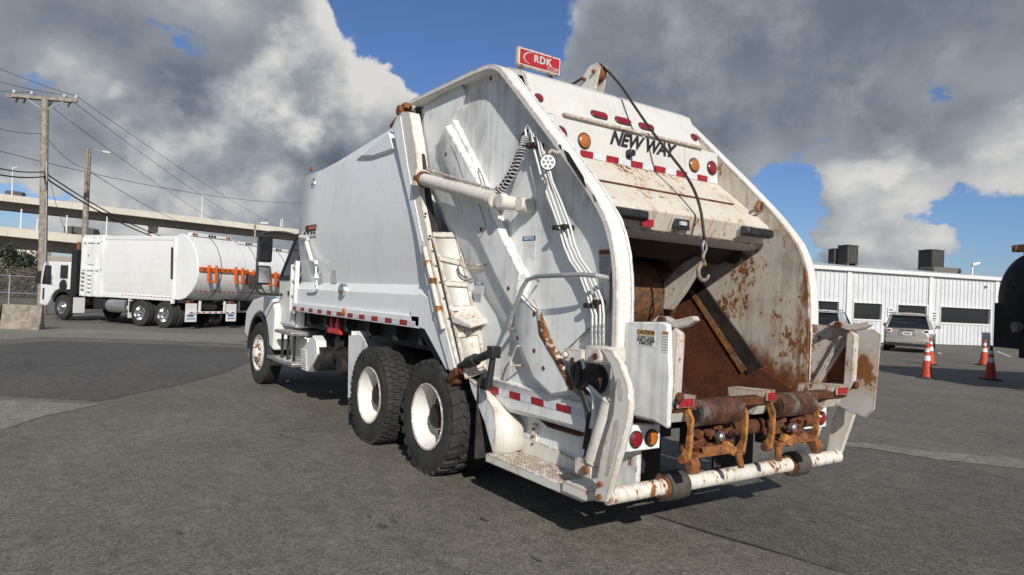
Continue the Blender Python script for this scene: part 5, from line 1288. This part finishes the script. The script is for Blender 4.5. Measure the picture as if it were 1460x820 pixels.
MB().frustum([lh+axv*.0+Vector((0, 0, -.05)), lh+axv*.45+Vector((0, 0, -.1)), lh+axv*.45+Vector((0, 0, -.0)), lh+Vector((0, 0, .06))], [v+Fv*.22 for v in (lh+Vector((0, 0, -.05)), lh+axv*.45+Vector((0, 0, -.1)), lh+axv*.45, lh+Vector((0, 0, .06)))]).build('lamp_head', 'porcelain', U2, .02)
pb3 = GD(362, 90); pt3 = HD(364, 316, 90)
U3 = pole(pb3, pt3, .17, .13, 'lamp_pole', 'distant wooden lamp pole above the farthest white truck', 'lamp post', 'wooden poles behind the parked trucks')
l3 = HD(372, 318, 90)-pb3; MB().bar(HD(364, 318, 90)-pb3, l3, .06, .06).build('lamp_arm', 'galvanised', U3); MB().obox(l3+axv*.55, (.5, 1.1, .25), Matrix.Rotation(YAW, 3, 'Z')).build('lamp_head', 'porcelain', U3, .03)
def wire(a, b, sag, label, r=.014):
    pts = []
    for i in range(25):
        t = i/24; p = a.lerp(b, t); p.z -= sag*4*t*(1-t); pts.append(p)
    o = MB().tube([p-a for p in pts], r, 5).build('power_line', 'wire'); o.location = a
    tag(o, label, 'power line', 'overhead wires on the left'); return o
far = [HD(440, 336, 130), HD(420, 345, 130), HD(400, 352, 130), HD(380, 357, 130)]
wire(ins[3], far[0], 1.2, 'thin wire from the right end insulator of the crossarm down to the right')
wire(ins[2], far[1], 1.4, 'thin wire from the inner right insulator of the crossarm down to the right')
wire(ins[1], far[2], 1.6, 'thin wire from the inner left insulator of the crossarm down to the right')
for i, (x, y) in enumerate(((-60, 70), (-60, 98), (-60, 118))):
    wire(ins[3-i], HD(x, y, 33), .15, ('upper', 'middle', 'lower')[i]+' thin wire running from the crossarm out of the left edge')
wire(HD(62, 245, 32.8), HD(300, 350, 60), .9, 'upper of two thick black cables sloping from the tall pole past the lamp pole', .035)
wire(HD(62, 252, 32.8), HD(296, 352, 60), .9, 'lower of two thick black cables sloping from the tall pole past the lamp pole', .04)
wire(HD(62, 245, 32.8), HD(-60, 222, 22), .2, 'upper thick black cable from the tall pole to the left edge', .028)
wire(HD(62, 252, 32.8), HD(-60, 233, 22), .2, 'lower thick black cable from the tall pole to the left edge', .032)
wire(HD(-40, 205, 45), HD(440, 290, 90), 1.0, 'long faint wire crossing the clouds from the left edge to the truck body', .022)
wire(HD(62, 190, 33), HD(121, 240, 40), .3, 'wire strung between the tall pole and the lamp pole', .013)
wire(HD(121, 240, 40), HD(300, 330, 90), .6, 'wire running from the lamp pole down to the right', .02)
wire(HD(-40, 170, 28), HD(62, 190, 33), .2, 'wire entering from the left edge to the middle of the tall pole', .013)
wire(HD(67, 238, 32.8), HD(96, 335, 34), .3, 'slack thin guy wire dropping beside the tall pole', .012)

# ---- elevated highway
def deck(pts, width, par_h, gird_h, name, label, mat_p='concrete_deck'):
    root = tag(empty(name, (0, 0, 0)), label, 'overpass', 'elevated highway decks')
    P = pts; dd = (pts[-1]-pts[0]); dd.z = 0; dd.normalize(); back = Vector((-dd.y, dd.x, 0)); back = back*width*(1 if back.dot(pts[0]-CAM) > 0 else -1)
    n = len(P)
    def band(z0, z1, off0, off1, nm, mat):
        m = MB(); o0 = back*off0; o1 = back*off1
        A = [p+Vector((0, 0, z0))+o0 for p in P]; B = [p+Vector((0, 0, z1))+o0 for p in P]; C_ = [p+Vector((0, 0, z1))+o1 for p in P]; D = [p+Vector((0, 0, z0))+o1 for p in P]
        m.strip(A, B); m.strip(B, C_); m.strip(C_, D); m.strip(D, A); return m.build(nm, mat, root)
    band(-par_h, 0, 0, .03, 'parapet', mat_p); band(-par_h-.35, -par_h-.0, .0, 1.0, 'deck_slab', mat_p)
    band(-par_h-.35-gird_h, -par_h-.36, .30, .70, 'girder', 'concrete_girder'); band(-par_h, 0, .97, 1.0, 'far_parapet', mat_p)
    return root, back
ua_, ub_ = HD(0, 276, 140), HD(415, 326, 195); up = [ua_.lerp(ub_, t) for t in (-.5, -.25, 0, .25, .5, .75, 1, 1.4, 2.0)]
ov, bk = deck(up, 10, 1.1, 1.5, 'highway_overpass', 'long pale concrete flyover crossing high behind the parked trucks')
for x, d_ in ((232, 167), (-60, 130)):
    t = HD(x, 320 if x > 0 else 300, d_); g = zg(60); 
    pr = MB(); c = t+bk*.5; pr.box(c.x-1.0, c.x+1.0, c.y-1.0, c.y+1.0, g, t.z-.4); pr.box(c.x-1.3, c.x+1.3, c.y-1.3, c.y+1.3, t.z-.4, t.z+1.2); pr.build('pier', 'concrete_deck', ov, .05)
la_, lb0 = HD(0, 322.5, 95), HD(115, 335, 103); lo = [la_.lerp(lb0, t) for t in (-2.5, -1, 0, 1, 2, 4, 7)]
ov2, bk2 = deck(lo, 9, .95, 1.5, 'highway_ramp', 'lower concrete ramp passing behind the utility pole and truck cab')
for x, d_ in ((-70, 84), (150, 108)):
    t = HD(x, 370, d_); c = t+bk2*.5; MB().box(c.x-.9, c.x+.9, c.y-.9, c.y+.9, zg(60), t.z+.8).build('pier', 'concrete_girder', ov2, .05)
em = [HD(-120, 358, 118), HD(110, 366, 130), HD(430, 388, 160)]
e_ = MB(); e_.strip([Vector((p.x, p.y, zg(60)-.5)) for p in em], em); e_.strip(em, [p+bk2*1.5 for p in em]); tag(e_.build('retaining_wall', 'concrete_girder'), 'grey retaining wall of a low road behind the truck cab', 'wall')
for i, (x, yb, yt, d_, ar) in enumerate(((17.5, 279, 239, 133, 1), (288, 311, 278, 178, 0), (30, 324, 298, 98, 0), (95, 331, 307, 102, 0), (152, 336, 309, 107, 0), (400, 322, 312, 206, 0), (402.5, 324, 311, 210, 0), (53, 327, 313, 99, 1))):
    a, b = HD(x-.4, yb, d_), HD(x+.8, yt, d_); a.z -= .4
    o = tag(empty('light_pole', a), ('white light pole with lamp at the left end of the flyover', 'white light pole on the flyover right of the pale pier', 'white light pole on the lower ramp left of the utility pole', 'white light pole on the lower ramp between the two wooden poles',
        'white light pole on the lower ramp right of the lamp pole', 'white light pole on the flyover just above the mirrors', 'last white light pole on the flyover above the mirrors', 'short white lamp post close left of the utility pole')[i], 'lamp post', 'light poles of the highway')
    MB().tube([Vector((0, 0, 0)), b-a], 1, 8, rf=lambda t: .14-.05*t).build('shaft', 'fleet_white', o)
    if ar: MB().bar(b-a, b-a+axv*.9, .12, .12).build('lamp_head', 'fleet_white', o)
# lorry on the ramp
def lorry(x, y, d_, L, H, label):
    p = HD(x, y, d_); o = tag(empty('lorry', p+bk2*.3, math.atan2((lo[2]-lo[1]).y, (lo[2]-lo[1]).x)), label, 'truck')
    MB().box(-L*.5, L*.28, -1.1, 1.1, -.4, H).build('cargo_box', 'hvac_grey', o, .05); MB().prism([(L*.31, -.4), (L*.31, H*.9), (L*.44, H*.9), (L*.5, H*.3), (L*.5, -.4)], -1.0, 1.0).build('cab', 'chassis', o, .05)
    for xx in (-.35, .38): MB().cyl((xx*L, -1.15, -.4), (xx*L, 1.15, -.4), .5, n=14).build('wheel', 'rubber', o)
lorry(127, 333, 104.5, 4.4, 1.0, 'dark lorry driving on the lower ramp left of the white body')
lorry(28, 277.5, 142, 3.2, .8, 'dark lorry driving on the flyover near the left edge')
# distant white block
p = HD(36, 365, 230); b_ = tag(empty('distant_building', (p.x, p.y, zg(60)), YAW), 'small cream building far away below the lower ramp', 'building')
MB().box(0, 8, -3.4, 3.4, 0, p.z+3.0).build('wall', 'concrete_deck', b_); MB().box(-.05, 0, -.6, .6, p.z, p.z+2.0).build('window', 'glass_window', b_); MB().box(-.2, 8.2, -3.6, 3.6, p.z+3.0, p.z+3.3).build('roof', 'concrete_girder', b_)
# trees and scrub beyond the fence
def tree(base, H, Wd, mat, label, n=900, leaf_=.22, trunk=True, cat='tree', group='trees beyond the fence', seed=1):
    rnd = random.Random(seed)
    o = tag(empty('tree' if cat == 'tree' else 'shrub', base), label, cat, group)
    tm = MB(); tm.tube([(0, 0, -.2), (.08, .05, H*.3), (.0, .1, H*.6)], .16*H/5, 8, rf=lambda t: 1-.6*t)
    cl_ = []
    for i in range(9):
        a = rnd.uniform(0, 6.28); rr = rnd.uniform(.15, .75)*Wd/2; z = rnd.uniform(.35, .9)*H
        c = Vector((math.cos(a)*rr, math.sin(a)*rr, z)); cl_.append((c, rnd.uniform(.18, .34)*Wd))
        tm.tube([(0, .05, H*.25), (c*.5)+Vector((0, 0, .1)), c], .06*H/5, 5, rf=lambda t: 1-.6*t)
    tm.build('trunk', 'bark', o)
    m = MB()
    for i in range(n):
        c, r_ = rnd.choice(cl_); v = Vector((rnd.gauss(0, 1), rnd.gauss(0, 1), rnd.gauss(0, .8))).normalized()*r_*rnd.uniform(.3, 1.08)+c
        if v.z < .1: continue
        u = Vector((rnd.gauss(0, 1), rnd.gauss(0, 1), rnd.gauss(0, 1))).normalized(); w = u.cross(Vector((rnd.gauss(0, 1), rnd.gauss(0, 1), rnd.gauss(0, 1)))).normalized(); s__ = leaf_*rnd.uniform(.6, 1.4)
        m.add([v-u*s__, v-w*s__*.5, v+u*s__, v+w*s__*.5], [(0, 1, 2, 3)])
    m.build('crown', mat, o); return o
tree(GD(18, 70), 4.9, 4.6, 'leaf_dark', 'dark round tree beyond the fence left of the utility pole', 2600, .16, seed=3)
tree(GD(-45, 66), 3.9, 4.6, 'leaf_dark', 'dark tree at the left edge beyond the fence', 2000, .16, seed=4)
for i, (x, d_, H, W_, mt, lb) in enumerate(((2, 62, 2.6, 4.2, 'leaf_dry', 'brown scrub bush at the left edge beyond the fence'), (36, 64, 2.8, 4.0, 'leaf_dry', 'brown scrub bush below the dark round tree'), (62, 66, 3.2, 3.6, 'leaf_dry', 'tall dry bush behind the foot of the utility pole'), (88, 68, 2.3, 4.0, 'leaf_dark', 'low green bush behind the truck cab'))):
    tree(GD(x, d_), H, W_, mt, lb, 1500, .15, cat='shrub', group='bushes beyond the fence', seed=10+i)

# ---- office building
wA, wB = GD(1175, 36.5), GD(1424, 40.0); wB.z = 0; wA.z = 0
du = (wA-wB).normalized(); nin = Vector((-du.y, du.x, 0))
if nin.dot(Vector((Fv.x, Fv.y, 0))) < 0: nin = -nin
ang = math.atan2(du.y, du.x)
off = tag(empty('office_building', wB, ang), 'low white metal clad office building with dark windows on the right', 'building')
flip = 1 if Vector((-math.sin(ang), math.cos(ang), 0)).dot(nin) > 0 else -1   # local +y*flip is inwards
def WU(x, y):                                # pixel on the wall plane to (u, z)
    d = raydir(x, y); t = (wB-CAM).dot(nin)/d.dot(nin); p = CAM+d*t; return (p-wB).dot(du), p.z
EH = 3.86; WL = 17.0
wins = []
for x0, y0, x1, y1 in ((1150, 427, 1195, 446), (1217, 432, 1256, 457), (1280, 435, 1320, 462), (1341, 438, 1411, 463)):
    u0, z0 = WU(x0, y0); u1, z1 = WU(x1, y1); wins.append((min(u0, u1), max(u0, u1), min(z0, z1)-.02, max(z0, z1)))
wins.sort()
zlo = min(w_[2] for w_ in wins); zhi = max(w_[3] for w_ in wins)
zlo = sum(w_[2] for w_ in wins)/4; zhi = sum(w_[3] for w_ in wins)/4
pitch = .30
def siding(u0, u1, z0, z1):
    n = max(1, int(round((u1-u0)/pitch))); m = MB(); A = []
    for i in range(n):
        a = u0+(u1-u0)*i/n; b = u0+(u1-u0)*(i+1)/n
        A += [(a, 0), (a+.010, -.05), (a+.050, -.05), (a+.060, 0)]
    A.append((u1, 0))
    m.strip([(x, y*flip, z0) for x, y in A], [(x, y*flip, z1) for x, y in A]); return m
edges = [0.0]
for (a, b, c, d) in wins: edges += [a, b]
edges.append(WL)
for i in range(0, len(edges), 2): siding(edges[i], edges[i+1], 0, EH).build('siding', 'building_white', off, ang=20)
for (a, b, c, d) in wins:
    siding(a, b, 0, zlo).build('siding', 'building_white', off, ang=20); siding(a, b, zhi, EH).build('siding', 'building_white', off, ang=20)
    w = MB().box(a, b, min(.10*flip, .12*flip), max(.10*flip, .12*flip), zlo, zhi).build('window', 'glass_window', off)
    f_ = MB(); y0_, y1_ = sorted((-.05*flip, .10*flip))
    for bx in ((a-.09, b+.09, zhi, zhi+.09), (a-.09, b+.09, zlo-.09, zlo)): f_.box(bx[0], bx[1], y0_, y1_, bx[2], bx[3])
    for bx in ((a-.09, a), (b, b+.09)): f_.box(bx[0], bx[1], y0_, y1_, zlo, zhi)
    f_.build('frame', 'building_trim', w)
    # things seen in the room behind: blinds rail and a desk edge
    MB().box(a+.1, b-.1, min(.6*flip, .7*flip), max(.6*flip, .7*flip), zlo, zlo+.3).build('interior_shelf', 'hvac_grey', w)
for x in (1208, 1325, 1419):
    u, _ = WU(x, 440); MB().box(u-.13, u+.13, min(-.10*flip, -.028*flip), max(-.10*flip, -.028*flip), 0, EH).build('pilaster', 'building_trim', off, .01)
MB().box(-.15, WL+.15, min(-.22*flip, .05*flip), max(-.22*flip, .05*flip), EH, EH+.20).build('eave_gutter', 'building_trim', off, .02)
DP = 12.0
rf_ = MB(); rf_.prism([(0, 0)], 0, 0) if False else None
def yb(v): return v*flip
rf_.add([(-.2, yb(-.2), EH+.202), (WL+.2, yb(-.2), EH+.202), (WL+.2, yb(DP/2), EH+.88), (-.2, yb(DP/2), EH+.88), (-.2, yb(DP), EH+.2), (WL+.2, yb(DP), EH+.2)], [(0, 1, 2, 3), (3, 2, 5, 4)])
[setattr(q, 'use_smooth', False) for q in rf_.build('roof', 'roof_metal', off, solid=.03).data.polygons]
for u in (0.0, WL): MB().add([(u, 0, 0), (u, yb(DP), 0), (u, yb(DP), EH), (u, yb(DP/2), EH+.8), (u, 0, EH)], [(0, 1, 2, 3, 4)]).build('end_wall', 'building_white', off, solid=.02).data.polygons[0].use_smooth = False
MB().add([(0, yb(DP), 0), (WL, yb(DP), 0), (WL, yb(DP), EH), (0, yb(DP), EH)], [(0, 1, 2, 3)]).build('back_wall', 'building_white', off, solid=.02).data.polygons[0].use_smooth = False
for x, y in ((1269, 445), (1331, 450), (1425, 452)):
    u, z = WU(x, y); s_ = MB().box(u-.20, u+.20, min(-.06*flip, -.03*flip), max(-.06*flip, -.03*flip), z-.26, z+.26).build('bay_sign', 'building_trim', off, .004)
    for i in range(3): MB().box(u-.14, u+.14, min(-.064*flip, -.0605*flip), max(-.064*flip, -.0605*flip), z+.09-i*.15, z+.16-i*.15).build('sign_text', 'hvac_grey', s_)
u, z = WU(1404, 409); MB().obox((u, -.08*flip, z), (.12, .1, .10)).build('wall_lamp', 'hvac_grey', off, .01)
# roof plant
def roofz(v): return EH+.20+v*(.68/(DP/2+.2))
def hvac(x, wd_, hh, v, name, label, mat):
    d = raydir(x, 385); t = ((wB+nin*v)-CAM).dot(nin)/d.dot(nin); p = CAM+d*t; p.z = roofz(v)
    o = tag(empty(name, p, ang), label, 'air conditioner', 'air conditioners on the office roof')
    cs = MB().box(-wd_/2, wd_/2, -wd_/2, wd_/2, .12, hh).build('casing', 'hvac_dark', o, .02)
    n = int(wd_/.09)
    for i in range(n):
        xx = -wd_/2+.05+i*(wd_-.1)/max(1, n-1)
        for s in (1, -1): MB().box(xx-.014, xx+.014, min(s*wd_/2, s*(wd_/2+.03)), max(s*wd_/2, s*(wd_/2+.03)), .2, hh-.06).build('fin', mat, cs)
    MB().box(-wd_/2-.03, wd_/2+.03, -wd_/2-.04, wd_/2+.04, hh, hh+.04).build('lid', 'hvac_grey', o)
    MB().lathe([(wd_*.4, hh+.04), (wd_*.4, hh+.07), (wd_*.3, hh+.08)], (0, 0, 0), 'Z', 20).build('fan_grille', 'hvac_grey', o)
    cb_ = MB()
    for sx in (-1, 1): cb_.box(sx*wd_*.4-.06, sx*wd_*.4+.06, -wd_/2, wd_/2, -.12, .12)
    cb_.build('curb', 'hvac_grey', o); return o
hvac(1208, .80, 1.2, 3.2, 'air_conditioner', 'grey air conditioner at the left of the office roof', 'hvac_grey')
o = hvac(1189, .50, .92, 4.0, 'air_conditioner', 'small dark air conditioner at the far left of the office roof', 'hvac_grey')
hvac(1327, 1.0, 1.32, 3.4, 'air_conditioner', 'large dark air conditioner standing on the middle of the office roof', 'hvac_grey')
d = raydir(1343, 391); t = ((wB+nin*2.4)-CAM).dot(nin)/d.dot(nin); p = CAM+d*t; p.z = roofz(2.4)
du_ = tag(empty('roof_duct', p, ang), 'low dark duct box beside the large air conditioner', 'duct'); MB().box(-.9, 1.2, -.5, .5, -.1, .30).build('duct_casing', 'hvac_grey', du_, .02); MB().box(-.92, -.7, -.52, .52, .02, .25).build('grille', 'hvac_dark', du_)
d = raydir(1386, 392); t = ((wB+nin*1.0)-CAM).dot(nin)/d.dot(nin); p = CAM+d*t; p.z = roofz(1.0)
cc = tag(empty('security_camera', p, ang), 'white security camera on a short pole on the office roof', 'camera')
MB().cyl((0, 0, -.05), (0, 0, .62), .05, n=12).build('pole', 'building_trim', cc); MB().obox((-.12, -.1*flip, .70), (.55, .16, .14), Matrix.Rotation(.25, 3, 'Y')).build('camera_housing', 'building_trim', cc, .02); MB().cyl((0, 0, .60), (0, 0, .68), .07, n=12).build('mount', 'building_trim', cc); MB().obox((-.36, -.1*flip, .765), (.12, .14, .10), Matrix.Rotation(.25, 3, 'Y')).build('lens_hood', 'building_trim', cc, .01)

# ---- parked cars
def car(loc, rz, paintm, label):
    o = tag(empty('parked_car', loc, rz), label, 'car', 'cars parked at the office')
    def sect(x, hw, zb, zt, crown=0.0, n=7):
        return [(x, -hw*.94, zb), (x, -hw, zb+.12), (x, -hw*1.0, zb+(zt-zb)*.55), (x, -hw*.955, zt-.05), (x, -hw*.90, zt), (x, 0, zt+crown), (x, hw*.90, zt), (x, hw*.955, zt-.05), (x, hw, zb+(zt-zb)*.55), (x, hw, zb+.12), (x, hw*.94, zb)]
    S = [sect(-2.30, .72, .42, .82, .02), sect(-2.24, .84, .34, .98, .02), sect(-2.05, .91, .28, 1.06, .02), sect(-1.3, .925, .24, 1.06), sect(0, .93, .24, 1.04), sect(.9, .93, .24, 1.02, .01), sect(1.7, .90, .26, .96, .03), sect(2.15, .82, .30, .84, .03), sect(2.32, .66, .38, .66)]
    b = MB(); n = len(S[0])
    b.add(sum(S, []), [(i*n+j, i*n+(j+1) % n, (i+1)*n+(j+1) % n, (i+1)*n+j) for i in range(len(S)-1) for j in range(n)]+[tuple(range(n)), tuple(range((len(S)-1)*n, len(S)*n))])
    b.build('body', paintm, o, ang=45)
    def gs(x, hb, ht, z0, z1): return [(x, -hb, z0), (x, -ht, z1), (x, 0, z1+.03), (x, ht, z1), (x, hb, z0)]
    Gs = [gs(-2.12, .82, .78, 1.03, 1.06), gs(-1.72, .85, .64, 1.03, 1.60), gs(-1.0, .86, .64, 1.03, 1.66), gs(0, .86, .64, 1.02, 1.66), gs(.35, .86, .63, 1.02, 1.60), gs(1.25, .82, .78, .98, 1.02)]
    g = MB(); n = 5
    g.add(sum(Gs, []), [(i*n+j, i*n+(j+1) % n, (i+1)*n+(j+1) % n, (i+1)*n+j) for i in range(len(Gs)-1) for j in range(n)]+[tuple(range(n)), tuple(range((len(Gs)-1)*n, len(Gs)*n))])
    g.build('greenhouse', 'glass_dark', o, ang=40)
    rf = MB(); rr = [gs(-1.86, .70, .67, 1.585, 1.60), gs(-1.70, .70, .66, 1.60, 1.63), gs(-1.0, .70, .66, 1.63, 1.685), gs(0, .70, .66, 1.63, 1.68), gs(.34, .70, .65, 1.58, 1.61)]
    rf.add(sum(rr, []), [(i*n+j, i*n+(j+1) % n, (i+1)*n+(j+1) % n, (i+1)*n+j) for i in range(len(rr)-1) for j in range(n)]+[tuple(range(n)), tuple(range((len(rr)-1)*n, len(rr)*n))]); rf.build('roof', paintm, o, ang=50)
    for s in (1, -1):
        MB().bar((-2.13, s*.83, 1.05), (-1.74, s*.655, 1.62), .10, .05).build('pillar', paintm, o, .01); MB().bar((1.25, s*.82, 1.0), (.35, s*.64, 1.62), .07, .05).build('pillar', paintm, o, .01); MB().bar((-.15, s*.865, 1.03), (-.15, s*.65, 1.64), .06, .03).build('pillar', paintm, o, .01)
    for s in (1, -1):
        MB().tube([(-1.6, s*.60, 1.66), (-1.4, s*.60, 1.72), (.0, s*.60, 1.72), (.2, s*.60, 1.66)], .018, 6).build('roof_rail', 'black_plastic', o)
        MB().frustum([(-2.29, s*.55, .86), (-2.29, s*.80, .86), (-2.24, s*.80, 1.0), (-2.24, s*.60, 1.0)], [(-2.05, s*.60, .84), (-2.05, s*.93, .84), (-2.0, s*.92, 1.04), (-2.0, s*.60, 1.04)]).build('tail_light', 'led_clear', o, .02)
        MB().obox((-2.268, s*.70, .93), (.05, .16, .09)).build('tail_lens', 'red_lens', o, .015)
        m_ = MB(); m_.bar((.75, s*.90, 1.05), (.75, s*1.0, 1.08), .05, .05); m_.obox((.74, s*1.06, 1.12), (.14, .20, .15)); m_.build('mirror', paintm, o, .03)
        for X in (-1.38, 1.38):
            w = MB().lathe([(.22, -.10), (.34, -.11), (.365, -.07), (.365, .07), (.34, .11), (.22, .10)], (0, 0, 0), 'Y', 28).build('wheel', 'rubber', o); w.location = (X, s*.80, .365)
            MB().lathe([(.23, .095), (.20, .105), (.10, .09), (.04, .095)], (0, 0, 0), 'Y', 20).build('rim', 'chrome', w).scale = (1, s, 1)
            MB().lathe([(.41, -.02), (.41, .0), (.37, .002)], (X, s*.925, .38), 'Y', 24).build('wheel_arch', 'black_plastic', o)
    MB().box(-2.36, -2.10, -.85, .85, .38, .60).build('bumper', paintm, o, .06); MB().box(-2.33, -2.05, -.70, .70, .27, .40).build('bumper_valance', 'black_plastic', o, .03)
    MB().box(-2.325, -2.30, -.32, .32, .74, .92).build('plate_recess', paintm, o, .01)
    np_ = MB().box(-2.335, -2.326, -.17, .17, .745, .895).build('licence_plate', 'plate_white', o); MB().box(-2.338, -2.3355, -.12, .12, .80, .85).build('plate_text', 'decal_blue', np_)
    MB().box(-2.31, -2.27, -.28, .28, .955, .985).build('chrome_strip', 'chrome', o, .005)
    MB().tube([(-2.08, .05, 1.12), (-1.97, -.25, 1.28)], .012, 5).build('wiper', 'black_plastic', o)
    MB().box(-1.78, -1.66, -.30, .30, 1.625, 1.655).build('spoiler_lamp', 'red_lens', o, .01)
    return o
c1 = HG(1293, 502.5); d1 = nin.copy(); yawc = math.atan2(d1.y, d1.x)
back = Vector((math.cos(yawc), math.sin(yawc), 0))
yawc = math.atan2(raydir(1293, 470).y, raydir(1293, 470).x)-R(3); back = Vector((math.cos(yawc), math.sin(yawc), 0)); loc1 = c1+back*2.2; loc1.z = zg(loc1.x); car(loc1, yawc, 'suv_paint', 'champagne coloured SUV parked with its tail towards the camera')
loc2 = GD(1176, 30.5)+back*.6; loc2.z = zg(loc2.x); car(loc2, yawc, 'suv_silver', 'silver SUV mostly hidden behind the rusty hopper side')

# ---- traffic cones
def cone(p, lean, label, topm='cone_orange'):
    o = tag(empty('traffic_cone', p), label, 'traffic cone', 'orange traffic cones in front of the office'); o.rotation_euler = (lean[0], lean[1], random.random())
    MB().prism([(-.20, .0), (.20, .0), (.19, .04), (-.19, .04)], -.20, .20).build('base', 'cone_base', o, .01)
    def rz(z): return .14-.112*(z-.04)/.86
    def seg(z0, z1, mt, nm, e=0): MB().lathe([(rz(z0)+e, z0), (rz(z1)+e, z1)] if z1 < .9 else [(rz(z0)+e, z0), (rz(z1), z1), (rz(z1)*.7, z1+.01)], (0, 0, 0), 'Z', 24).build(nm, mt, o)
    seg(.04, .46, 'cone_orange', 'cone_body'); seg(.46, .59, 'cone_band', 'reflective_band', .003); seg(.59, .68, 'cone_orange', 'cone_body'); seg(.68, .77, 'cone_band', 'reflective_band', .003); seg(.77, .90, topm, 'cone_top')
    return o
def gp(x, y): p = HG(x, y); return p
cone(gp(1321, 539.5), (0, 0), 'nearest orange cone standing below the champagne SUV')
cone(gp(1412, 541.5), (0, 0), 'orange cone with a black top at the right', 'cone_base')
cone(gp(1327, 520), (.02, .03), 'orange and white cone just behind the nearest cone, beside the SUV')
cone(gp(1402.5, 521), (0, -.02), 'orange cone just behind and left of the black topped cone')

# ---- black tanker at the right edge
tl = GD(1448, 15.2); tl.z = 0; RH = Vector((Rv.x, Rv.y, 0)).normalized(); tz = math.atan2(RH.y, RH.x)+R(-4)
tk = tag(empty('tanker_truck', tl, tz), 'black tanker truck cut off by the right edge of the photo', 'tanker truck')
tm = MB(); n = 40; prof = [(.02, -.0), (.45, .03), (.8, .10), (1.0, .22), (1.08, .38), (1.08, 6.4), (1.0, 6.56), (.5, 6.74), (.02, 6.78)]
tm.lathe(prof, (0, 0, 0), 'X', n); tm.v = [(x, y*1.08, z*1.0+2.12) for x, y, z in tm.v]; tm.build('tank', 'tank_black', tk, ang=40)
for X in (.45, 2.4, 4.4, 6.2):
    b_ = MB(); b_.lathe([(1.082, -.04), (1.10, -.03), (1.10, .03), (1.082, .04)], (X, 0, 0), 'X', n, closed=True); b_.v = [(x, y*1.08, z+2.12) for x, y, z in b_.v]; b_.build('tank_band', 'tank_black', tk)
lb_ = MB().box(.22, .40, -.65, .65, 3.20, 3.36).build('light_bar', 'rust_orange', tk, .01)
for y_ in (-.45, 0, .45): MB().cyl((.215, y_, 3.29), (.205, y_, 3.29), .06, n=14).build('lamp', 'amber_lens', lb_)
for s in (1, -1):
    MB().cyl((.30, s*.3, 3.12), (.30, s*.3, 3.22), .03).build('bar_post', 'tank_black', tk); MB().cyl((.36, .62+.02*s if s > 0 else -.6, 3.29), (.36, .665 if s > 0 else -.665, 3.29), .055, n=14).build('side_lamp', 'amber_lens', tk)
    MB().box(.8, 8.6, s*.42-.05, s*.42+.05, .80, 1.06).build('frame_rail', 'chassis', tk)
    for X in (2.1, 3.45, 7.6):
        w = MB().lathe([(.30, -.13), (.46, -.14), (.515, -.1), (.515, .1), (.46, .14), (.30, .13)], (0, 0, 0), 'Y', 32, closed=True).build('tyre', 'rubber', tk); w.location = (X, s*1.02, .515)
        r_ = MB().lathe([(.30, .12), (.27, .09), (.24, .02), (.1, .05), (.05, .1)], (0, 0, 0), 'Y', 24).build('wheel', 'chrome', tk); r_.location = (X, s*1.02, .515); r_.rotation_euler = (0, 0, 0 if s > 0 else math.pi)
    MB().box(1.4, 4.1, s*1.02-.18, s*1.02+.18, 1.07, 1.10).build('fender', 'tank_black', tk)
for X in (2.1, 3.45, 7.6): MB().cyl((X, -1, .515), (X, 1, .515), .08).build('axle', 'chassis', tk)
for X in (.8, 3.0, 5.6): MB().box(X-.1, X+.1, -.7, .7, 1.0, 1.25).build('saddle', 'tank_black', tk)
MB().box(.75, .87, -1.1, 1.1, .70, .92).build('rear_bumper', 'tank_black', tk, .01)
MB().box(.06, 1.3, -.95, .95, .95, 2.0).build('rear_frame', 'tank_black', tk, .02); MB().cyl((-.08, 0, 1.45), (.05, 0, 1.45), .12, n=20).build('outlet_valve', 'hvac_grey', tk); MB().box(1.0, 1.4, .75, 1.15, .75, 1.10).build('tool_box', 'hvac_grey', tk, .02)
MB().box(7.0, 8.9, -1.15, 1.15, .75, 2.75).build('cab', 'tank_black', tk, .12); MB().box(8.8, 9.6, -.8, .8, .7, 1.7).build('hood', 'tank_black', tk, .15); MB().box(8.905, 8.92, -.95, .95, 1.8, 2.5).build('windshield', 'glass_dark', tk)
# service cabinet and bin at the end of the office
p = GD(1433, 38.5); cb_ = tag(empty('utility_cabinet', p, ang), 'dark grey utility cabinet beside the end of the office building', 'cabinet')
MB().box(-.35, .35, -.3, .3, .06, 1.25).build('case', 'hvac_grey', cb_, .02); MB().box(-.38, .38, -.33, .33, 0, .06).build('plinth', 'concrete_girder', cb_); MB().box(-.30, .30, -.312, -.301, .2, 1.1).build('door', 'hvac_dark', cb_); MB().box(-.36, .36, -.32, .32, 1.25, 1.30).build('lid', 'hvac_dark', cb_, .01)
